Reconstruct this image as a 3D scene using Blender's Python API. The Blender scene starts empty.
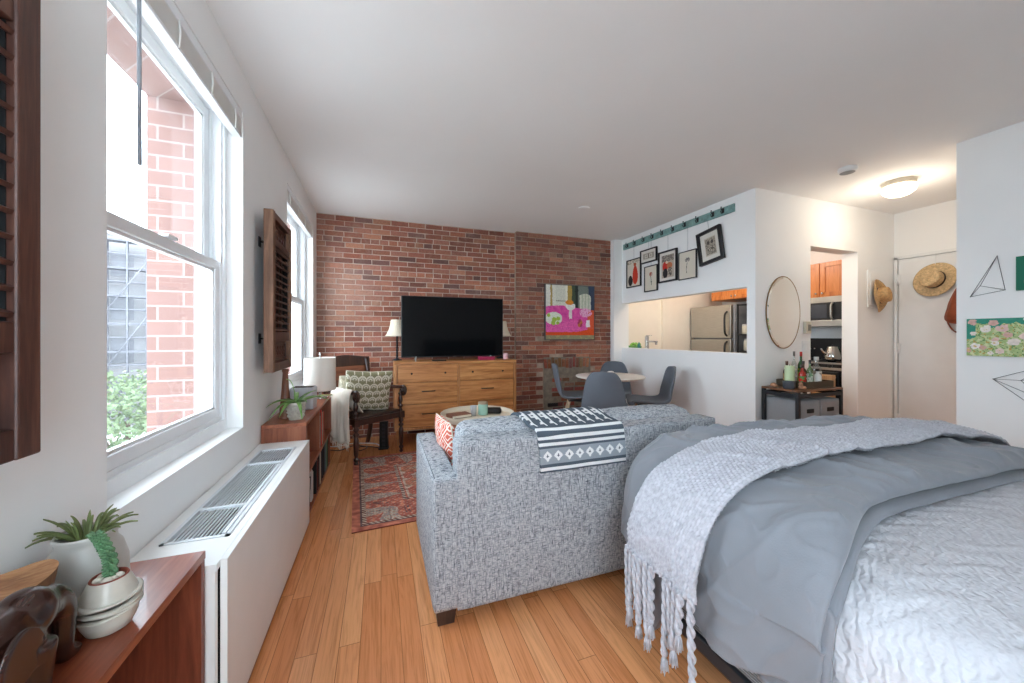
import bpy, bmesh, math, random
from mathutils import Vector, Matrix, noise
R = math.radians
PI = math.pi
rnd = random.Random(7)
SC = bpy.context.scene
COL = SC.collection

# ------------------------------------------------------------------ helpers
def lin(c):
    return tuple((x / 255 / 12.92) if x / 255 <= .04045 else ((x / 255 + .055) / 1.055) ** 2.4 for x in c[:3])
def mixc(a, b, t):
    return tuple(a[i] * (1 - t) + b[i] * t for i in range(3))
def sst(a, b, x):
    t = max(0., min(1., (x - a) / (b - a)))
    return t * t * (3 - 2 * t)
def nz(x, y=0., z=0., s=1.):
    return noise.noise(Vector((x * s, y * s, z * s)))
def catmull(pts, n):
    P = [tuple(p) for p in pts]
    P = [tuple(2 * P[0][k] - P[1][k] for k in range(len(P[0])))] + P + [tuple(2 * P[-1][k] - P[-2][k] for k in range(len(P[0])))]
    out = []
    for i in range(1, len(P) - 2):
        for j in range(n):
            t = j / n
            out.append(tuple(.5 * (2 * P[i][k] + (P[i + 1][k] - P[i - 1][k]) * t + (2 * P[i - 1][k] - 5 * P[i][k] + 4 * P[i + 1][k] - P[i + 2][k]) * t * t
                       + (3 * P[i][k] - P[i - 1][k] - 3 * P[i + 1][k] + P[i + 2][k]) * t ** 3) for k in range(len(P[0]))))
    out.append(P[-2])
    return out

class MB:
    def __init__(s):
        s.v = []; s.f = []; s.m = []; s.c = []; s.sm = []; s.uv = {}
    def face(s, ids, m=0, c=None, sm=False):
        s.f.append(tuple(ids)); s.m.append(m); s.c.append(c); s.sm.append(sm)
    def box(s, x0, x1, y0, y1, z0, z1, m=0, c=None, M=None):
        n = len(s.v)
        for z in (z0, z1):
            for (x, y) in ((x0, y0), (x1, y0), (x1, y1), (x0, y1)):
                p = Vector((x, y, z))
                s.v.append(tuple(M @ p) if M else tuple(p))
        for q in ((0, 3, 2, 1), (4, 5, 6, 7), (0, 1, 5, 4), (1, 2, 6, 5), (2, 3, 7, 6), (3, 0, 4, 7)):
            s.face([n + i for i in q], m, c)
        return s
    def rbox(s, x0, x1, y0, y1, z0, z1, r=.004, seg=2, m=0, c=None, M=None):
        b = bmesh.new()
        bmesh.ops.create_cube(b, size=1)
        for v in b.verts:
            v.co = Vector(((x0 + x1) / 2 + v.co.x * (x1 - x0), (y0 + y1) / 2 + v.co.y * (y1 - y0), (z0 + z1) / 2 + v.co.z * (z1 - z0)))
        bmesh.ops.bevel(b, geom=b.edges[:], offset=r, segments=seg, affect='EDGES', profile=.5)
        n = len(s.v)
        b.verts.index_update()
        for v in b.verts:
            s.v.append(tuple(M @ v.co) if M else tuple(v.co))
        big = sorted([f.calc_area() for f in b.faces])[-6] * .999
        for f in b.faces:
            s.face([n + v.index for v in f.verts], m, c, f.calc_area() < big)
        b.free()
        return s
    def grid(s, fn, nu, nv, cu=False, cv=False, m=0, cf=None, sm=True, mf=None):
        n = len(s.v)
        NU = nu if cu else nu + 1
        NV = nv if cv else nv + 1
        for j in range(NV):
            for i in range(NU):
                s.v.append(tuple(fn(i / nu, j / nv)))
        for j in range(nv):
            for i in range(nu):
                a = n + j * NU + i; b = n + j * NU + (i + 1) % NU
                c_ = n + ((j + 1) % NV) * NU + (i + 1) % NU; d = n + ((j + 1) % NV) * NU + i
                u, v = (i + .5) / nu, (j + .5) / nv
                s.face((a, b, c_, d), mf(u, v) if mf else m, cf(u, v) if cf else None, sm)
        return s
    def lathe(s, prof, n=24, at=(0, 0, 0), m=0, c=None, M=None, sx=1., sy=1., mf=None):
        rings = []
        for (r, z) in prof:
            if r < 1e-6:
                p = Vector((at[0], at[1], at[2] + z)); s.v.append(tuple(M @ p) if M else tuple(p)); rings.append([len(s.v) - 1])
            else:
                ids = []
                for i in range(n):
                    a = 2 * PI * i / n
                    p = Vector((at[0] + r * sx * math.cos(a), at[1] + r * sy * math.sin(a), at[2] + z))
                    s.v.append(tuple(M @ p) if M else tuple(p)); ids.append(len(s.v) - 1)
                rings.append(ids)
        for k in range(len(prof) - 1):
            A, B = rings[k], rings[k + 1]
            if prof[k] == prof[k + 1]: continue
            mm = mf(k) if mf else m
            if len(A) == 1 and len(B) == 1: continue
            for i in range(n):
                j = (i + 1) % n
                if len(A) == 1: s.face((A[0], B[j], B[i]), mm, c, True)
                elif len(B) == 1: s.face((A[i], A[j], B[0]), mm, c, True)
                else: s.face((A[i], A[j], B[j], B[i]), mm, c, True)
        return s
    def tube(s, pts, rad, n=8, m=0, c=None, caps=True, flat=1.):
        P = [Vector(p) for p in pts]
        if not hasattr(rad, '__len__'): rad = [rad] * len(P)
        up = Vector((0, 0, 1)); prev = None; rings = []
        for i, p in enumerate(P):
            t = (P[min(i + 1, len(P) - 1)] - P[max(i - 1, 0)])
            t = t.normalized() if t.length > 1e-9 else Vector((0, 0, 1))
            if prev is None:
                a = up if abs(t.z) < .9 else Vector((1, 0, 0))
                x = t.cross(a).normalized()
            else:
                x = (prev - t * prev.dot(t))
                x = x.normalized() if x.length > 1e-6 else t.orthogonal().normalized()
            prev = x; y = t.cross(x)
            ids = []
            for k in range(n):
                a = 2 * PI * k / n
                s.v.append(tuple(p + x * math.cos(a) * rad[i] + y * math.sin(a) * rad[i] * flat)); ids.append(len(s.v) - 1)
            rings.append(ids)
        for i in range(len(P) - 1):
            for k in range(n):
                j = (k + 1) % n
                s.face((rings[i][k], rings[i][j], rings[i + 1][j], rings[i + 1][k]), m, c, True)
        if caps:
            s.face(rings[0][::-1], m, c); s.face(rings[-1], m, c)
        return s
    def ball(s, c0, r, n=12, m=0, c=None, M=None):
        if not hasattr(r, '__len__'): r = (r, r, r)
        k = len(s.v)
        h = max(4, n // 2)
        prof = [(math.sin(PI * i / h), -math.cos(PI * i / h)) for i in range(h + 1)]
        prof[0] = (0, -1); prof[-1] = (0, 1)
        s.lathe(prof, n, m=m, c=c)
        for i in range(k, len(s.v)):
            p = Vector((s.v[i][0] * r[0], s.v[i][1] * r[1], s.v[i][2] * r[2]))
            if M: p = M @ p
            s.v[i] = (p.x + c0[0], p.y + c0[1], p.z + c0[2])
        return s
    def soft(s, c0, h, r, n=10, puff=(0, 0, 0), M=None, m=0, cf=None, wob=0.):
        """rounded, puffed box: centre c0, half sizes h, edge radius r"""
        keys = {}
        def vert(p):
            k = tuple(round(q, 5) for q in p)
            if k in keys: return keys[k]
            P = Vector((p[0] * h[0], p[1] * h[1], p[2] * h[2]))
            Q = Vector(tuple(max(-(h[i] - r), min(h[i] - r, P[i])) for i in range(3)))
            D = P - Q
            O = Q + (D.normalized() * r if D.length > 1e-9 else D)
            for i in range(3):
                a, b = p[(i + 1) % 3], p[(i + 2) % 3]
                O[i] += puff[i] * p[i] * (1 - a * a) * (1 - b * b)
            if wob:
                O += Vector((nz(O.x * 9, O.y * 9, O.z * 9), nz(O.x * 9 + 5, O.y * 9, O.z * 9), nz(O.x * 9, O.y * 9 + 7, O.z * 9))) * wob
            if M: O = M @ O
            s.v.append((O.x + c0[0], O.y + c0[1], O.z + c0[2])); keys[k] = len(s.v) - 1
            return keys[k]
        def w(t):
            e = [math.tan(t * .82) / math.tan(.82)]
            return e[0]
        W = [math.sin((-1 + 2 * i / n) * PI / 2) * .6 + (-1 + 2 * i / n) * .4 for i in range(n + 1)]
        for ax in range(3):
            for sg in (-1, 1):
                b, c_ = (ax + 1) % 3, (ax + 2) % 3
                for i in range(n):
                    for j in range(n):
                        q = []
                        for (di, dj) in ((0, 0), (1, 0), (1, 1), (0, 1)):
                            p = [0, 0, 0]; p[ax] = sg; p[b] = W[i + di]; p[c_] = W[j + dj]; q.append(vert(p))
                        if sg < 0: q = q[::-1]
                        s.face(q, m, cf(ax, sg, (W[i] + W[i + 1]) / 2, (W[j] + W[j + 1]) / 2) if cf else None, True)
        return s
    def prism(s, poly, z0, z1, M=None, m=0, c=None):
        n = len(s.v); k = len(poly)
        for z in (z0, z1):
            for (x, y) in poly:
                p = Vector((x, y, z)); s.v.append(tuple(M @ p) if M else tuple(p))
        s.face([n + i for i in range(k)][::-1], m, c); s.face([n + k + i for i in range(k)], m, c)
        for i in range(k):
            j = (i + 1) % k
            s.face((n + i, n + j, n + k + j, n + k + i), m, c)
        return s
    def xf(s, M, start=0):
        for i in range(start, len(s.v)): s.v[i] = tuple(M @ Vector(s.v[i]))
        return s
    def build(s, name, mats, parent=None, loc=None, rot=None):
        me = bpy.data.meshes.new(name)
        me.from_pydata(s.v, [], s.f)
        if not isinstance(mats, (list, tuple)): mats = [mats]
        for q in mats: me.materials.append(q)
        me.polygons.foreach_set('material_index', s.m)
        me.polygons.foreach_set('use_smooth', s.sm)
        if any(c is not None for c in s.c):
            at = me.color_attributes.new('Col', 'FLOAT_COLOR', 'CORNER')
            buf = []
            for f, c in zip(s.f, s.c):
                c = c if c is not None else (.5, .5, .5)
                buf += [c[0], c[1], c[2], 1.] * len(f)
            at.data.foreach_set('color', buf)
        me.validate(); me.update()
        o = bpy.data.objects.new(name, me)
        COL.objects.link(o)
        if parent: o.parent = parent
        if loc: o.location = loc
        if rot: o.rotation_euler = rot
        return o

def tag(o, label, cat, group=None, kind=None):
    o['label'] = label; o['category'] = cat
    if group: o['group'] = group
    if kind: o['kind'] = kind
    return o
def thing(name, label, cat, loc=(0, 0, 0), rz=0., group=None):
    o = bpy.data.objects.new(name, None); COL.objects.link(o)
    o.empty_display_size = .05
    o.location = loc; o.rotation_euler = (0, 0, rz)
    return tag(o, label, cat, group)
def struct(o):
    o['kind'] = 'structure'; return o
def dup(o, label, loc, rz=None):
    def cp(x, par):
        c = x.copy(); COL.objects.link(c)
        if par: c.parent = par
        for ch in kids.get(x, []): cp(ch, c)
        return c
    kids = {}
    for x in bpy.data.objects:
        if x.parent: kids.setdefault(x.parent, []).append(x)
    c = cp(o, None); c['label'] = label; c.location = loc
    if rz is not None: c.rotation_euler = (0, 0, rz)
    return c

# ------------------------------------------------------------------ materials
class NT:
    def __init__(s, name):
        s.mat = bpy.data.materials.new(name); s.mat.use_nodes = True
        s.t = s.mat.node_tree; s.t.nodes.clear()
        s.out = s.n('ShaderNodeOutputMaterial'); s.b = s.n('ShaderNodeBsdfPrincipled')
        s.l(s.b.outputs[0], s.out.inputs[0])
    def n(s, t, **k):
        x = s.t.nodes.new(t)
        for a, v in k.items(): setattr(x, a, v)
        return x
    def l(s, a, b): s.t.links.new(a, b)
    def coord(s, kind='Object', scale=(1, 1, 1), rot=(0, 0, 0)):
        c = s.n('ShaderNodeTexCoord'); m = s.n('ShaderNodeMapping')
        m.inputs['Scale'].default_value = scale; m.inputs['Rotation'].default_value = rot
        s.l(c.outputs[kind], m.inputs[0]); return m.outputs[0]
    def noise(s, vec, scale=5, detail=4, rough=.55, dist=0):
        x = s.n('ShaderNodeTexNoise'); x.inputs['Scale'].default_value = scale; x.inputs['Detail'].default_value = detail
        x.inputs['Roughness'].default_value = rough; x.inputs['Distortion'].default_value = dist
        if vec is not None: s.l(vec, x.inputs['Vector'])
        return x.outputs['Fac']
    def ramp(s, fac, stops, interp='LINEAR'):
        x = s.n('ShaderNodeValToRGB'); x.color_ramp.interpolation = interp
        e = x.color_ramp.elements
        while len(e) < len(stops): e.new(.5)
        for i, (p, c) in enumerate(stops):
            e[i].position = p; e[i].color = (*c, 1)
        s.l(fac, x.inputs[0]); return x.outputs[0]
    def mix(s, fac, a, b, mode='MIX'):
        x = s.n('ShaderNodeMix', data_type='RGBA', blend_type=mode)
        for sock, v in ((x.inputs[0], fac), (x.inputs[6], a), (x.inputs[7], b)):
            if hasattr(v, 'is_linked') or hasattr(v, 'links'): s.l(v, sock)
            elif isinstance(v, (int, float)): sock.default_value = v
            else: sock.default_value = (*v, 1)
        return x.outputs[2]
    def math(s, op, a, b=0.):
        x = s.n('ShaderNodeMath', operation=op)
        for sock, v in ((x.inputs[0], a), (x.inputs[1], b)):
            if hasattr(v, 'links'): s.l(v, sock)
            else: sock.default_value = v
        return x.outputs[0]
    def bump(s, h, strength=.3, dist=.002):
        x = s.n('ShaderNodeBump'); x.inputs['Strength'].default_value = strength; x.inputs['Distance'].default_value = dist
        s.l(h, x.inputs['Height']); s.l(x.outputs[0], s.b.inputs['Normal'])
    def base(s, c):
        if hasattr(c, 'links'): s.l(c, s.b.inputs['Base Color'])
        else: s.b.inputs['Base Color'].default_value = (*c, 1)
    def rough(s, r):
        if hasattr(r, 'links'): s.l(r, s.b.inputs['Roughness'])
        else: s.b.inputs['Roughness'].default_value = r

def plain(name, c, rough=.5, metal=0., var=.06, vs=6., bump=0., bs=80., spec=.5, coat=0.):
    k = NT(name); c = lin(c)
    v = k.coord()
    f = k.noise(v, vs, 3)
    lo = tuple(x * (1 - var * 2) for x in c); hi = tuple(min(1, x * (1 + var * 2)) for x in c)
    k.base(k.ramp(f, [(.3, lo), (.7, hi)])); k.rough(rough)
    k.b.inputs['Metallic'].default_value = metal
    k.b.inputs['Specular IOR Level'].default_value = spec
    if coat: k.b.inputs['Coat Weight'].default_value = coat
    if bump: k.bump(k.noise(v, bs, 3), bump, .002)
    return k.mat
def wood(name, c1, c2, c3, axis='x', scale=1., rough=.4, bump=.08, coat=0.):
    k = NT(name)
    sc = {'x': (1.2, 14, 14), 'y': (14, 1.2, 14), 'z': (14, 14, 1.2)}[axis]
    v = k.coord('Object', tuple(q * scale for q in sc))
    f1 = k.noise(v, 1.6, 5, .6, 1.2)
    v2 = k.coord('Object', tuple(q * scale * 4 for q in sc))
    f2 = k.noise(v2, 2.5, 3)
    f = k.math('ADD', k.math('MULTIPLY', f1, .75), k.math('MULTIPLY', f2, .25))
    k.base(k.ramp(f, [(.36, lin(c1)), (.5, lin(c2)), (.64, lin(c3))])); k.rough(rough)
    k.bump(f2, bump, .001)
    if coat: k.b.inputs['Coat Weight'].default_value = coat
    return k.mat
def attr(name, rough=.7, bump=0., bs=200, var=.0, spec=.3):
    k = NT(name); a = k.n('ShaderNodeVertexColor', layer_name='Col')
    c = a.outputs['Color']
    if var:
        f = k.noise(k.coord(), bs, 3)
        c = k.mix(1., c, k.ramp(f, [(.25, (1 - var,) * 3), (.75, (1 + var,) * 3)]), 'MULTIPLY')
    k.base(c); k.rough(rough); k.b.inputs['Specular IOR Level'].default_value = spec
    if bump: k.bump(k.noise(k.coord(), bs, 2), bump, .002)
    return k.mat
def cloth(name, c, bs=260, bump=.35, var=.05, rough=.9, sheen=.2):
    k = NT(name); c = lin(c); v = k.coord()
    f = k.noise(v, 5, 4)
    k.base(k.ramp(f, [(.3, tuple(x * (1 - var) for x in c)), (.7, tuple(x * (1 + var) for x in c))]))
    k.rough(rough); k.b.inputs['Specular IOR Level'].default_value = .2
    k.b.inputs['Sheen Weight'].default_value = sheen
    k.bump(k.noise(v, bs, 2), bump, .0015)
    return k.mat
def emit(name, c, s):
    k = NT(name); k.base(lin(c)); k.b.inputs['Emission Color'].default_value = (*lin(c), 1); k.b.inputs['Emission Strength'].default_value = s
    return k.mat
def glassy(name, tint=(1, 1, 1), refl=.07, haze=0.):
    k = NT(name); k.t.nodes.remove(k.b)
    t = k.n('ShaderNodeBsdfTransparent'); t.inputs[0].default_value = (*tint, 1)
    g = k.n('ShaderNodeBsdfGlossy'); g.inputs['Roughness'].default_value = .02
    m = k.n('ShaderNodeMixShader'); m.inputs[0].default_value = refl
    k.l(t.outputs[0], m.inputs[1]); k.l(g.outputs[0], m.inputs[2]); k.l(m.outputs[0], k.out.inputs[0])
    if haze:      # translucent white veil imitating glare, washes out the view
        d = k.n('ShaderNodeBsdfTranslucent'); d.inputs[0].default_value = (.9, .92, .95, 1)
        m2 = k.n('ShaderNodeMixShader'); m2.inputs[0].default_value = haze
        k.l(m.outputs[0], m2.inputs[1]); k.l(d.outputs[0], m2.inputs[2]); k.l(m2.outputs[0], k.out.inputs[0])
    return k.mat

m_wall = plain('wall_paint', (242, 242, 241), .6, var=.01, vs=1.5, bump=.04, bs=120, spec=.25)
m_ceil = plain('ceiling_paint', (244, 244, 243), .8, var=.008, vs=1.2, spec=.2)
m_trim = plain('white_trim', (232, 233, 233), .35, var=.01)
m_vinyl = plain('window_vinyl', (236, 238, 240), .35, var=.012, vs=8)
m_rad = plain('white_enamel', (236, 236, 234), .4, var=.01)
m_metal_grille = plain('aluminium_slats', (222, 226, 230), .35, .2, var=.03)
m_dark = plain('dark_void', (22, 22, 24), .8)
m_black = plain('black_plastic', (20, 20, 22), .35)
m_blackmetal = plain('black_metal', (38, 40, 44), .45, .3)
m_steel = NT('stainless_steel')
_v = m_steel.coord('Object', (4, 4, 160)); m_steel.base(m_steel.ramp(m_steel.noise(_v, 2, 2), [(.3, lin((170, 166, 158))), (.7, lin((188, 184, 176)))]))
m_steel.rough(.36); m_steel.b.inputs['Metallic'].default_value = .85; m_steel = m_steel.mat
m_satin = plain('satin_silver', (196, 196, 196), .4, .3, var=.01)
m_chrome = plain('chrome', (200, 200, 198), .15, 1., var=.01)
m_glass = glassy('window_glass', (.97, .99, 1.), .06, .005)
m_bglass_clear = glassy('clear_bottle_glass', (.86, .88, .86), .18)
m_bglass_green = glassy('green_bottle_glass', (.35, .6, .3), .16)
m_print = attr('printed_picture', .6)
m_bookmat = attr('book_cloth', .55)

# ------------------------------------------------------------------ camera
psi = math.atan(131 / 365)
cam_d = bpy.data.cameras.new('camera'); cam = bpy.data.objects.new('camera', cam_d); COL.objects.link(cam)
cam_d.sensor_width = 36; cam_d.lens = 36 * 365 / 1024; cam_d.shift_y = -5.5 / 1024; cam_d.clip_start = .01; cam_d.clip_end = 300
cam.location = (0, 0, 1.2); cam.rotation_euler = (R(90), 0, -psi)
SC.camera = cam

# ------------------------------------------------------------------ room shell
H = 2.6
XL, XR, YB, YF = -.69, 5.55, 4.65, -1.0
OPEN = [(1.285, 2.308, .715, 2.39), (3.27, 4.43, .715, 2.40), (-.80, .02, .715, 2.39)]  # third opening is an added, unseen window for more daylight
def slab_x(mb, x0, x1, y0, y1, z0, z1, holes):
    """wall slab in the plane x, with rectangular holes (y0,y1,z0,z1) sorted by y"""
    y = y0
    for (a, b, c, d) in sorted(holes):
        if a > y: mb.box(x0, x1, y, a, z0, z1)
        if c > z0: mb.box(x0, x1, a, b, z0, c)
        if d < z1: mb.box(x0, x1, a, b, d, z1)
        y = b
    if y < y1: mb.box(x0, x1, y, y1, z0, z1)
def slab_y(mb, y0, y1, x0, x1, z0, z1, holes):
    x = x0
    for (a, b, c, d) in sorted(holes):
        if a > x: mb.box(x, a, y0, y1, z0, z1)
        if c > z0: mb.box(a, b, y0, y1, z0, c)
        if d < z1: mb.box(a, b, y0, y1, d, z1)
        x = b
    if x < x1: mb.box(x, x1, y0, y1, z0, z1)

# floor
k = NT('oak_strip_floor')
tc = k.n('ShaderNodeTexCoord'); sp = k.n('ShaderNodeSeparateXYZ'); cb = k.n('ShaderNodeCombineXYZ')
k.l(tc.outputs['Object'], sp.inputs[0]); k.l(sp.outputs[1], cb.inputs[0]); k.l(sp.outputs[0], cb.inputs[1])
bt = k.n('ShaderNodeTexBrick'); k.l(cb.outputs[0], bt.inputs['Vector'])
bt.inputs['Scale'].default_value = 1; bt.inputs['Brick Width'].default_value = .95; bt.inputs['Row Height'].default_value = .076
bt.inputs['Mortar Size'].default_value = .0011; bt.inputs['Mortar Smooth'].default_value = .1; bt.offset = .37; bt.squash_frequency = 3; bt.squash = 1.25
bt.inputs['Color1'].default_value = (0, 0, 0, 1); bt.inputs['Color2'].default_value = (1, 1, 1, 1); bt.inputs['Mortar'].default_value = (.5, .5, .5, 1)
va = k.n('ShaderNodeVectorMath', operation='MULTIPLY_ADD')   # per-board grain offset
k.l(bt.outputs['Color'], va.inputs[0]); va.inputs[1].default_value = (7, 31, 13); k.l(tc.outputs['Object'], va.inputs[2])
mp = k.n('ShaderNodeMapping'); mp.inputs['Scale'].default_value = (30, 1.6, 1); k.l(va.outputs[0], mp.inputs[0])
g1 = k.noise(mp.outputs[0], 1.3, 5, .6, 1.5)
mp2 = k.n('ShaderNodeMapping'); mp2.inputs['Scale'].default_value = (170, 4, 1); k.l(va.outputs[0], mp2.inputs[0])
g2 = k.noise(mp2.outputs[0], 1.5, 3)
boards = k.ramp(bt.outputs['Color'], [(0., lin((204, 130, 82))), (.5, lin((216, 144, 94))), (1., lin((226, 160, 110)))])
grain = k.ramp(k.math('ADD', k.math('MULTIPLY', g1, .7), k.math('MULTIPLY', g2, .3)), [(.36, (.74, .70, .64)), (.52, (1., 1., 1.)), (.7, (1.08, 1.1, 1.1))])
col = k.mix(1., boards, grain, 'MULTIPLY')
col = k.mix(k.math('MULTIPLY', bt.outputs['Fac'], .75), col, lin((96, 58, 32)))
k.base(col); k.rough(k.ramp(g1, [(.3, (.14,) * 3), (.7, (.23,) * 3)])); k.b.inputs['Specular IOR Level'].default_value = .5
k.bump(k.math('SUBTRACT', g2, k.math('MULTIPLY', bt.outputs['Fac'], 2.)), .10, .0012)
m_floor = k.mat
f = MB(); f.box(-1.0, XR + .12, YF - .1, 4.85, -.12, 0)
struct(f.build('floor', m_floor))
c_ = MB(); c_.box(-1.0, XR + .12, YF - .1, 4.85, H, H + .12)
struct(c_.build('ceiling', m_ceil))

w = MB(); slab_x(w, -.90, XL, YF, 4.75, 0, H, OPEN)
struct(w.build('wall_left', m_wall))
k = NT('street_brick')
cb = k.n('ShaderNodeCombineXYZ'); tc = k.n('ShaderNodeTexCoord'); sp = k.n('ShaderNodeSeparateXYZ'); k.l(tc.outputs['Object'], sp.inputs[0])
k.l(k.math('ADD', sp.outputs[0], sp.outputs[1]), cb.inputs[0]); k.l(sp.outputs[2], cb.inputs[1])
bt = k.n('ShaderNodeTexBrick'); k.l(cb.outputs[0], bt.inputs['Vector']); bt.inputs['Scale'].default_value = 1
bt.inputs['Brick Width'].default_value = .21; bt.inputs['Row Height'].default_value = .075; bt.inputs['Mortar Size'].default_value = .005
bt.inputs['Color1'].default_value = (*lin((124, 92, 84)), 1); bt.inputs['Color2'].default_value = (*lin((134, 102, 94)), 1); bt.inputs['Mortar'].default_value = (*lin((146, 130, 124)), 1)
k.base(bt.outputs['Color']); k.rough(.85); m_street = k.mat
w = MB(); slab_x(w, -1.09, -.902, YF - .4, 5.2, -5.5, 6, [(a + .0, b, c, d) for (a, b, c, d) in OPEN])
struct(w.build('wall_left_street_face', m_street))

# exposed brick: every brick is modelled, all in the wall's own mesh
m_brick = NT('old_brick'); k = m_brick
a = k.n('ShaderNodeVertexColor', layer_name='Col'); v = k.coord()
f1 = k.noise(v, 55, 4, .65); f2 = k.noise(v, 3.2, 4, .7)
c = k.mix(1., a.outputs['Color'], k.ramp(f1, [(.28, (.68, .66, .66)), (.5, (1, 1, 1)), (.75, (1.16, 1.18, 1.2))]), 'MULTIPLY')
f3 = k.noise(v, 22, 5, .7)
sm_ = k.math('MULTIPLY', k.ramp(f2, [(.52, (0,) * 3), (.72, (1,) * 3)]), k.ramp(f3, [(.42, (0,) * 3), (.66, (.75,) * 3)]))
c = k.mix(sm_, c, lin((176, 152, 138)))
k.base(c); k.rough(.85); k.bump(f1, .5, .004); k.b.inputs['Specular IOR Level'].default_value = .2
m_brick = k.mat
m_mortar = plain('mortar', (200, 184, 170), .95, var=.12, vs=9, bump=.6, bs=70, spec=.1)
m_mortar_grey = plain('grey_cement', (132, 124, 112), .95, var=.12, vs=14, bump=.8, bs=50, spec=.1)
PAL = [(146, 94, 76), (152, 98, 78), (138, 86, 70), (132, 80, 64), (160, 108, 86), (122, 76, 64), (108, 76, 70), (146, 98, 84), (136, 86, 72)]
def bricks(mb, x0, x1, z0, z1, y, seed, pale, skip=None, row=.0610, L=.205, flatx=0):
    r = random.Random(seed); gap = .009
    n = int((z1 - z0) / row) + 1
    for i in range(n):
        b0 = z1 - (i + 1) * row; b1 = min(z1, b0 + row - gap)
        hdr = (i % 6 == 4)
        l = L * .5 if hdr else L
        x = x0 - (r.random() * .04 + (l * .5 if i % 2 else 0))
        while x < x1:
            xa, xb = max(x0, x), min(x1, x + l * (1 + r.uniform(-.02, .02)) - gap)
            x = xb + gap if xb > x0 else x + l
            if xb - xa < .02 or b1 - max(z0, b0) < .015: continue
            cx, cz = (xa + xb) / 2, (b0 + b1) / 2
            if skip and skip(cx, cz): continue
            c = r.choice(PAL); j = r.uniform(.94, 1.2)
            c = tuple(q * j for q in c)
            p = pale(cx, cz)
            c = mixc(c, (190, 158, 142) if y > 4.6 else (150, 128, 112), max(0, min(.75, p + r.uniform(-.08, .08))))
            d = r.uniform(-.003, .005)
            q = [(r.uniform(-.002, .002), r.uniform(-.002, .002)) for _ in range(4)]
            n0 = len(mb.v); zz0 = max(z0, b0)
            mb.v += [(xa + q[0][0], y - d, zz0 + q[0][1]), (xb + q[1][0], y - d, zz0 + q[1][1]), (xb + q[2][0], y - d, b1 + q[2][1]), (xa + q[3][0], y - d, b1 + q[3][1]),
                     (xa, y + .02, zz0), (xb, y + .02, zz0), (xb, y + .02, b1), (xa, y + .02, b1)]
            for fc in ((0, 1, 2, 3), (1, 5, 6, 2), (5, 4, 7, 6), (4, 0, 3, 7), (3, 2, 6, 7), (4, 5, 1, 0)):
                mb.face([n0 + t for t in fc], 0, lin(c))
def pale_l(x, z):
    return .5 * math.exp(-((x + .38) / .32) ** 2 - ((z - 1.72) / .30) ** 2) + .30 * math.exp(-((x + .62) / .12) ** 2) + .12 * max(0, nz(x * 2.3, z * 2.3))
def pale_r(x, z):
    return .6 * max(0, nz(x * 2.6 + 9, z * 2.6) + .15) + .12 * sst(1.2, 2.3, z)
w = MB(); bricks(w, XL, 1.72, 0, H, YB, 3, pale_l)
w.box(XL, 1.72, YB + .004, YB + .12, 0, H, 1)
struct(w.build('wall_back', [m_brick, m_mortar]))
FX0, FX1, FZ0, FZ1 = 2.11, 2.83, .76, .905
w = MB(); bricks(w, 1.70, 3.20, 0, H, 4.57, 5, pale_r, lambda x, z: (FX0 - .02 < x < FX1 + .02 and z < FZ1 + .005) or (FX0 - .3 < x < FX1 + .3 and FZ1 < z < 1.2 and nz(x * 5, z * 7, 2) > .34))
w.box(1.705, 3.20, 4.574, 4.75, 0, H, 3)
r = random.Random(12)                                   # the bricked-up fireplace: soldier course and rough infill
x = FX0
while x < FX1 - .03:
    wd = r.uniform(.05, .062); lean = (x - (FX0 + FX1) / 2) * .12
    c = tuple(q * r.uniform(.85, 1.12) for q in r.choice(PAL)); y = 4.563 - r.uniform(0, .014)
    n0 = len(w.v); zb, zt = FZ0 + r.uniform(-.01, .012), FZ1 - r.uniform(.0, .03)
    w.v += [(x, y, zb), (x + wd - .012, y, zb), (x + wd - .012 + lean * .3, y, zt), (x + lean * .3, y, zt), (x, 4.6, zb), (x + wd - .012, 4.6, zb), (x + wd - .012 + lean * .3, 4.6, zt), (x + lean * .3, 4.6, zt)]
    for fc in ((0, 1, 2, 3), (1, 5, 6, 2), (4, 0, 3, 7), (3, 2, 6, 7), (4, 5, 1, 0)): w.face([n0 + t for t in fc], 0, lin(c))
    x += wd
w.box(FX0 - .01, FX1 + .01, 4.566, 4.60, 0, FZ1, 2)
z = .02
while z < .58:
    x = FX0 + .07 + r.uniform(0, .12)
    while x < FX1 - .1:
        l = r.uniform(.12, .21)
        if r.random() < .7:
            c = tuple(q * r.uniform(.85, 1.1) for q in r.choice(PAL))
            w.box(x, min(FX1 - .02, x + l - .02), 4.561, 4.58, z + r.uniform(0, .006), z + .052 + r.uniform(-.006, 0), 0, lin(c))
        x += l
    z += .068
struct(w.build('wall_back_chimney_breast', [m_brick, m_mortar, m_mortar_grey, plain('old_mortar', (168, 150, 134), .95, var=.14, vs=9, bump=.6, bs=70, spec=.1)]))
v = MB(); v.rbox(2.16, 2.31, 4.545, 4.568, .225, .275, .004)
for i in range(7): v.box(2.175 + i * .018, 2.183 + i * .018, 4.542, 4.546, .235, .265)
tag(v.build('wall_vent', m_black), 'small black vent set low in the bricked-up fireplace', 'vent')

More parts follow.
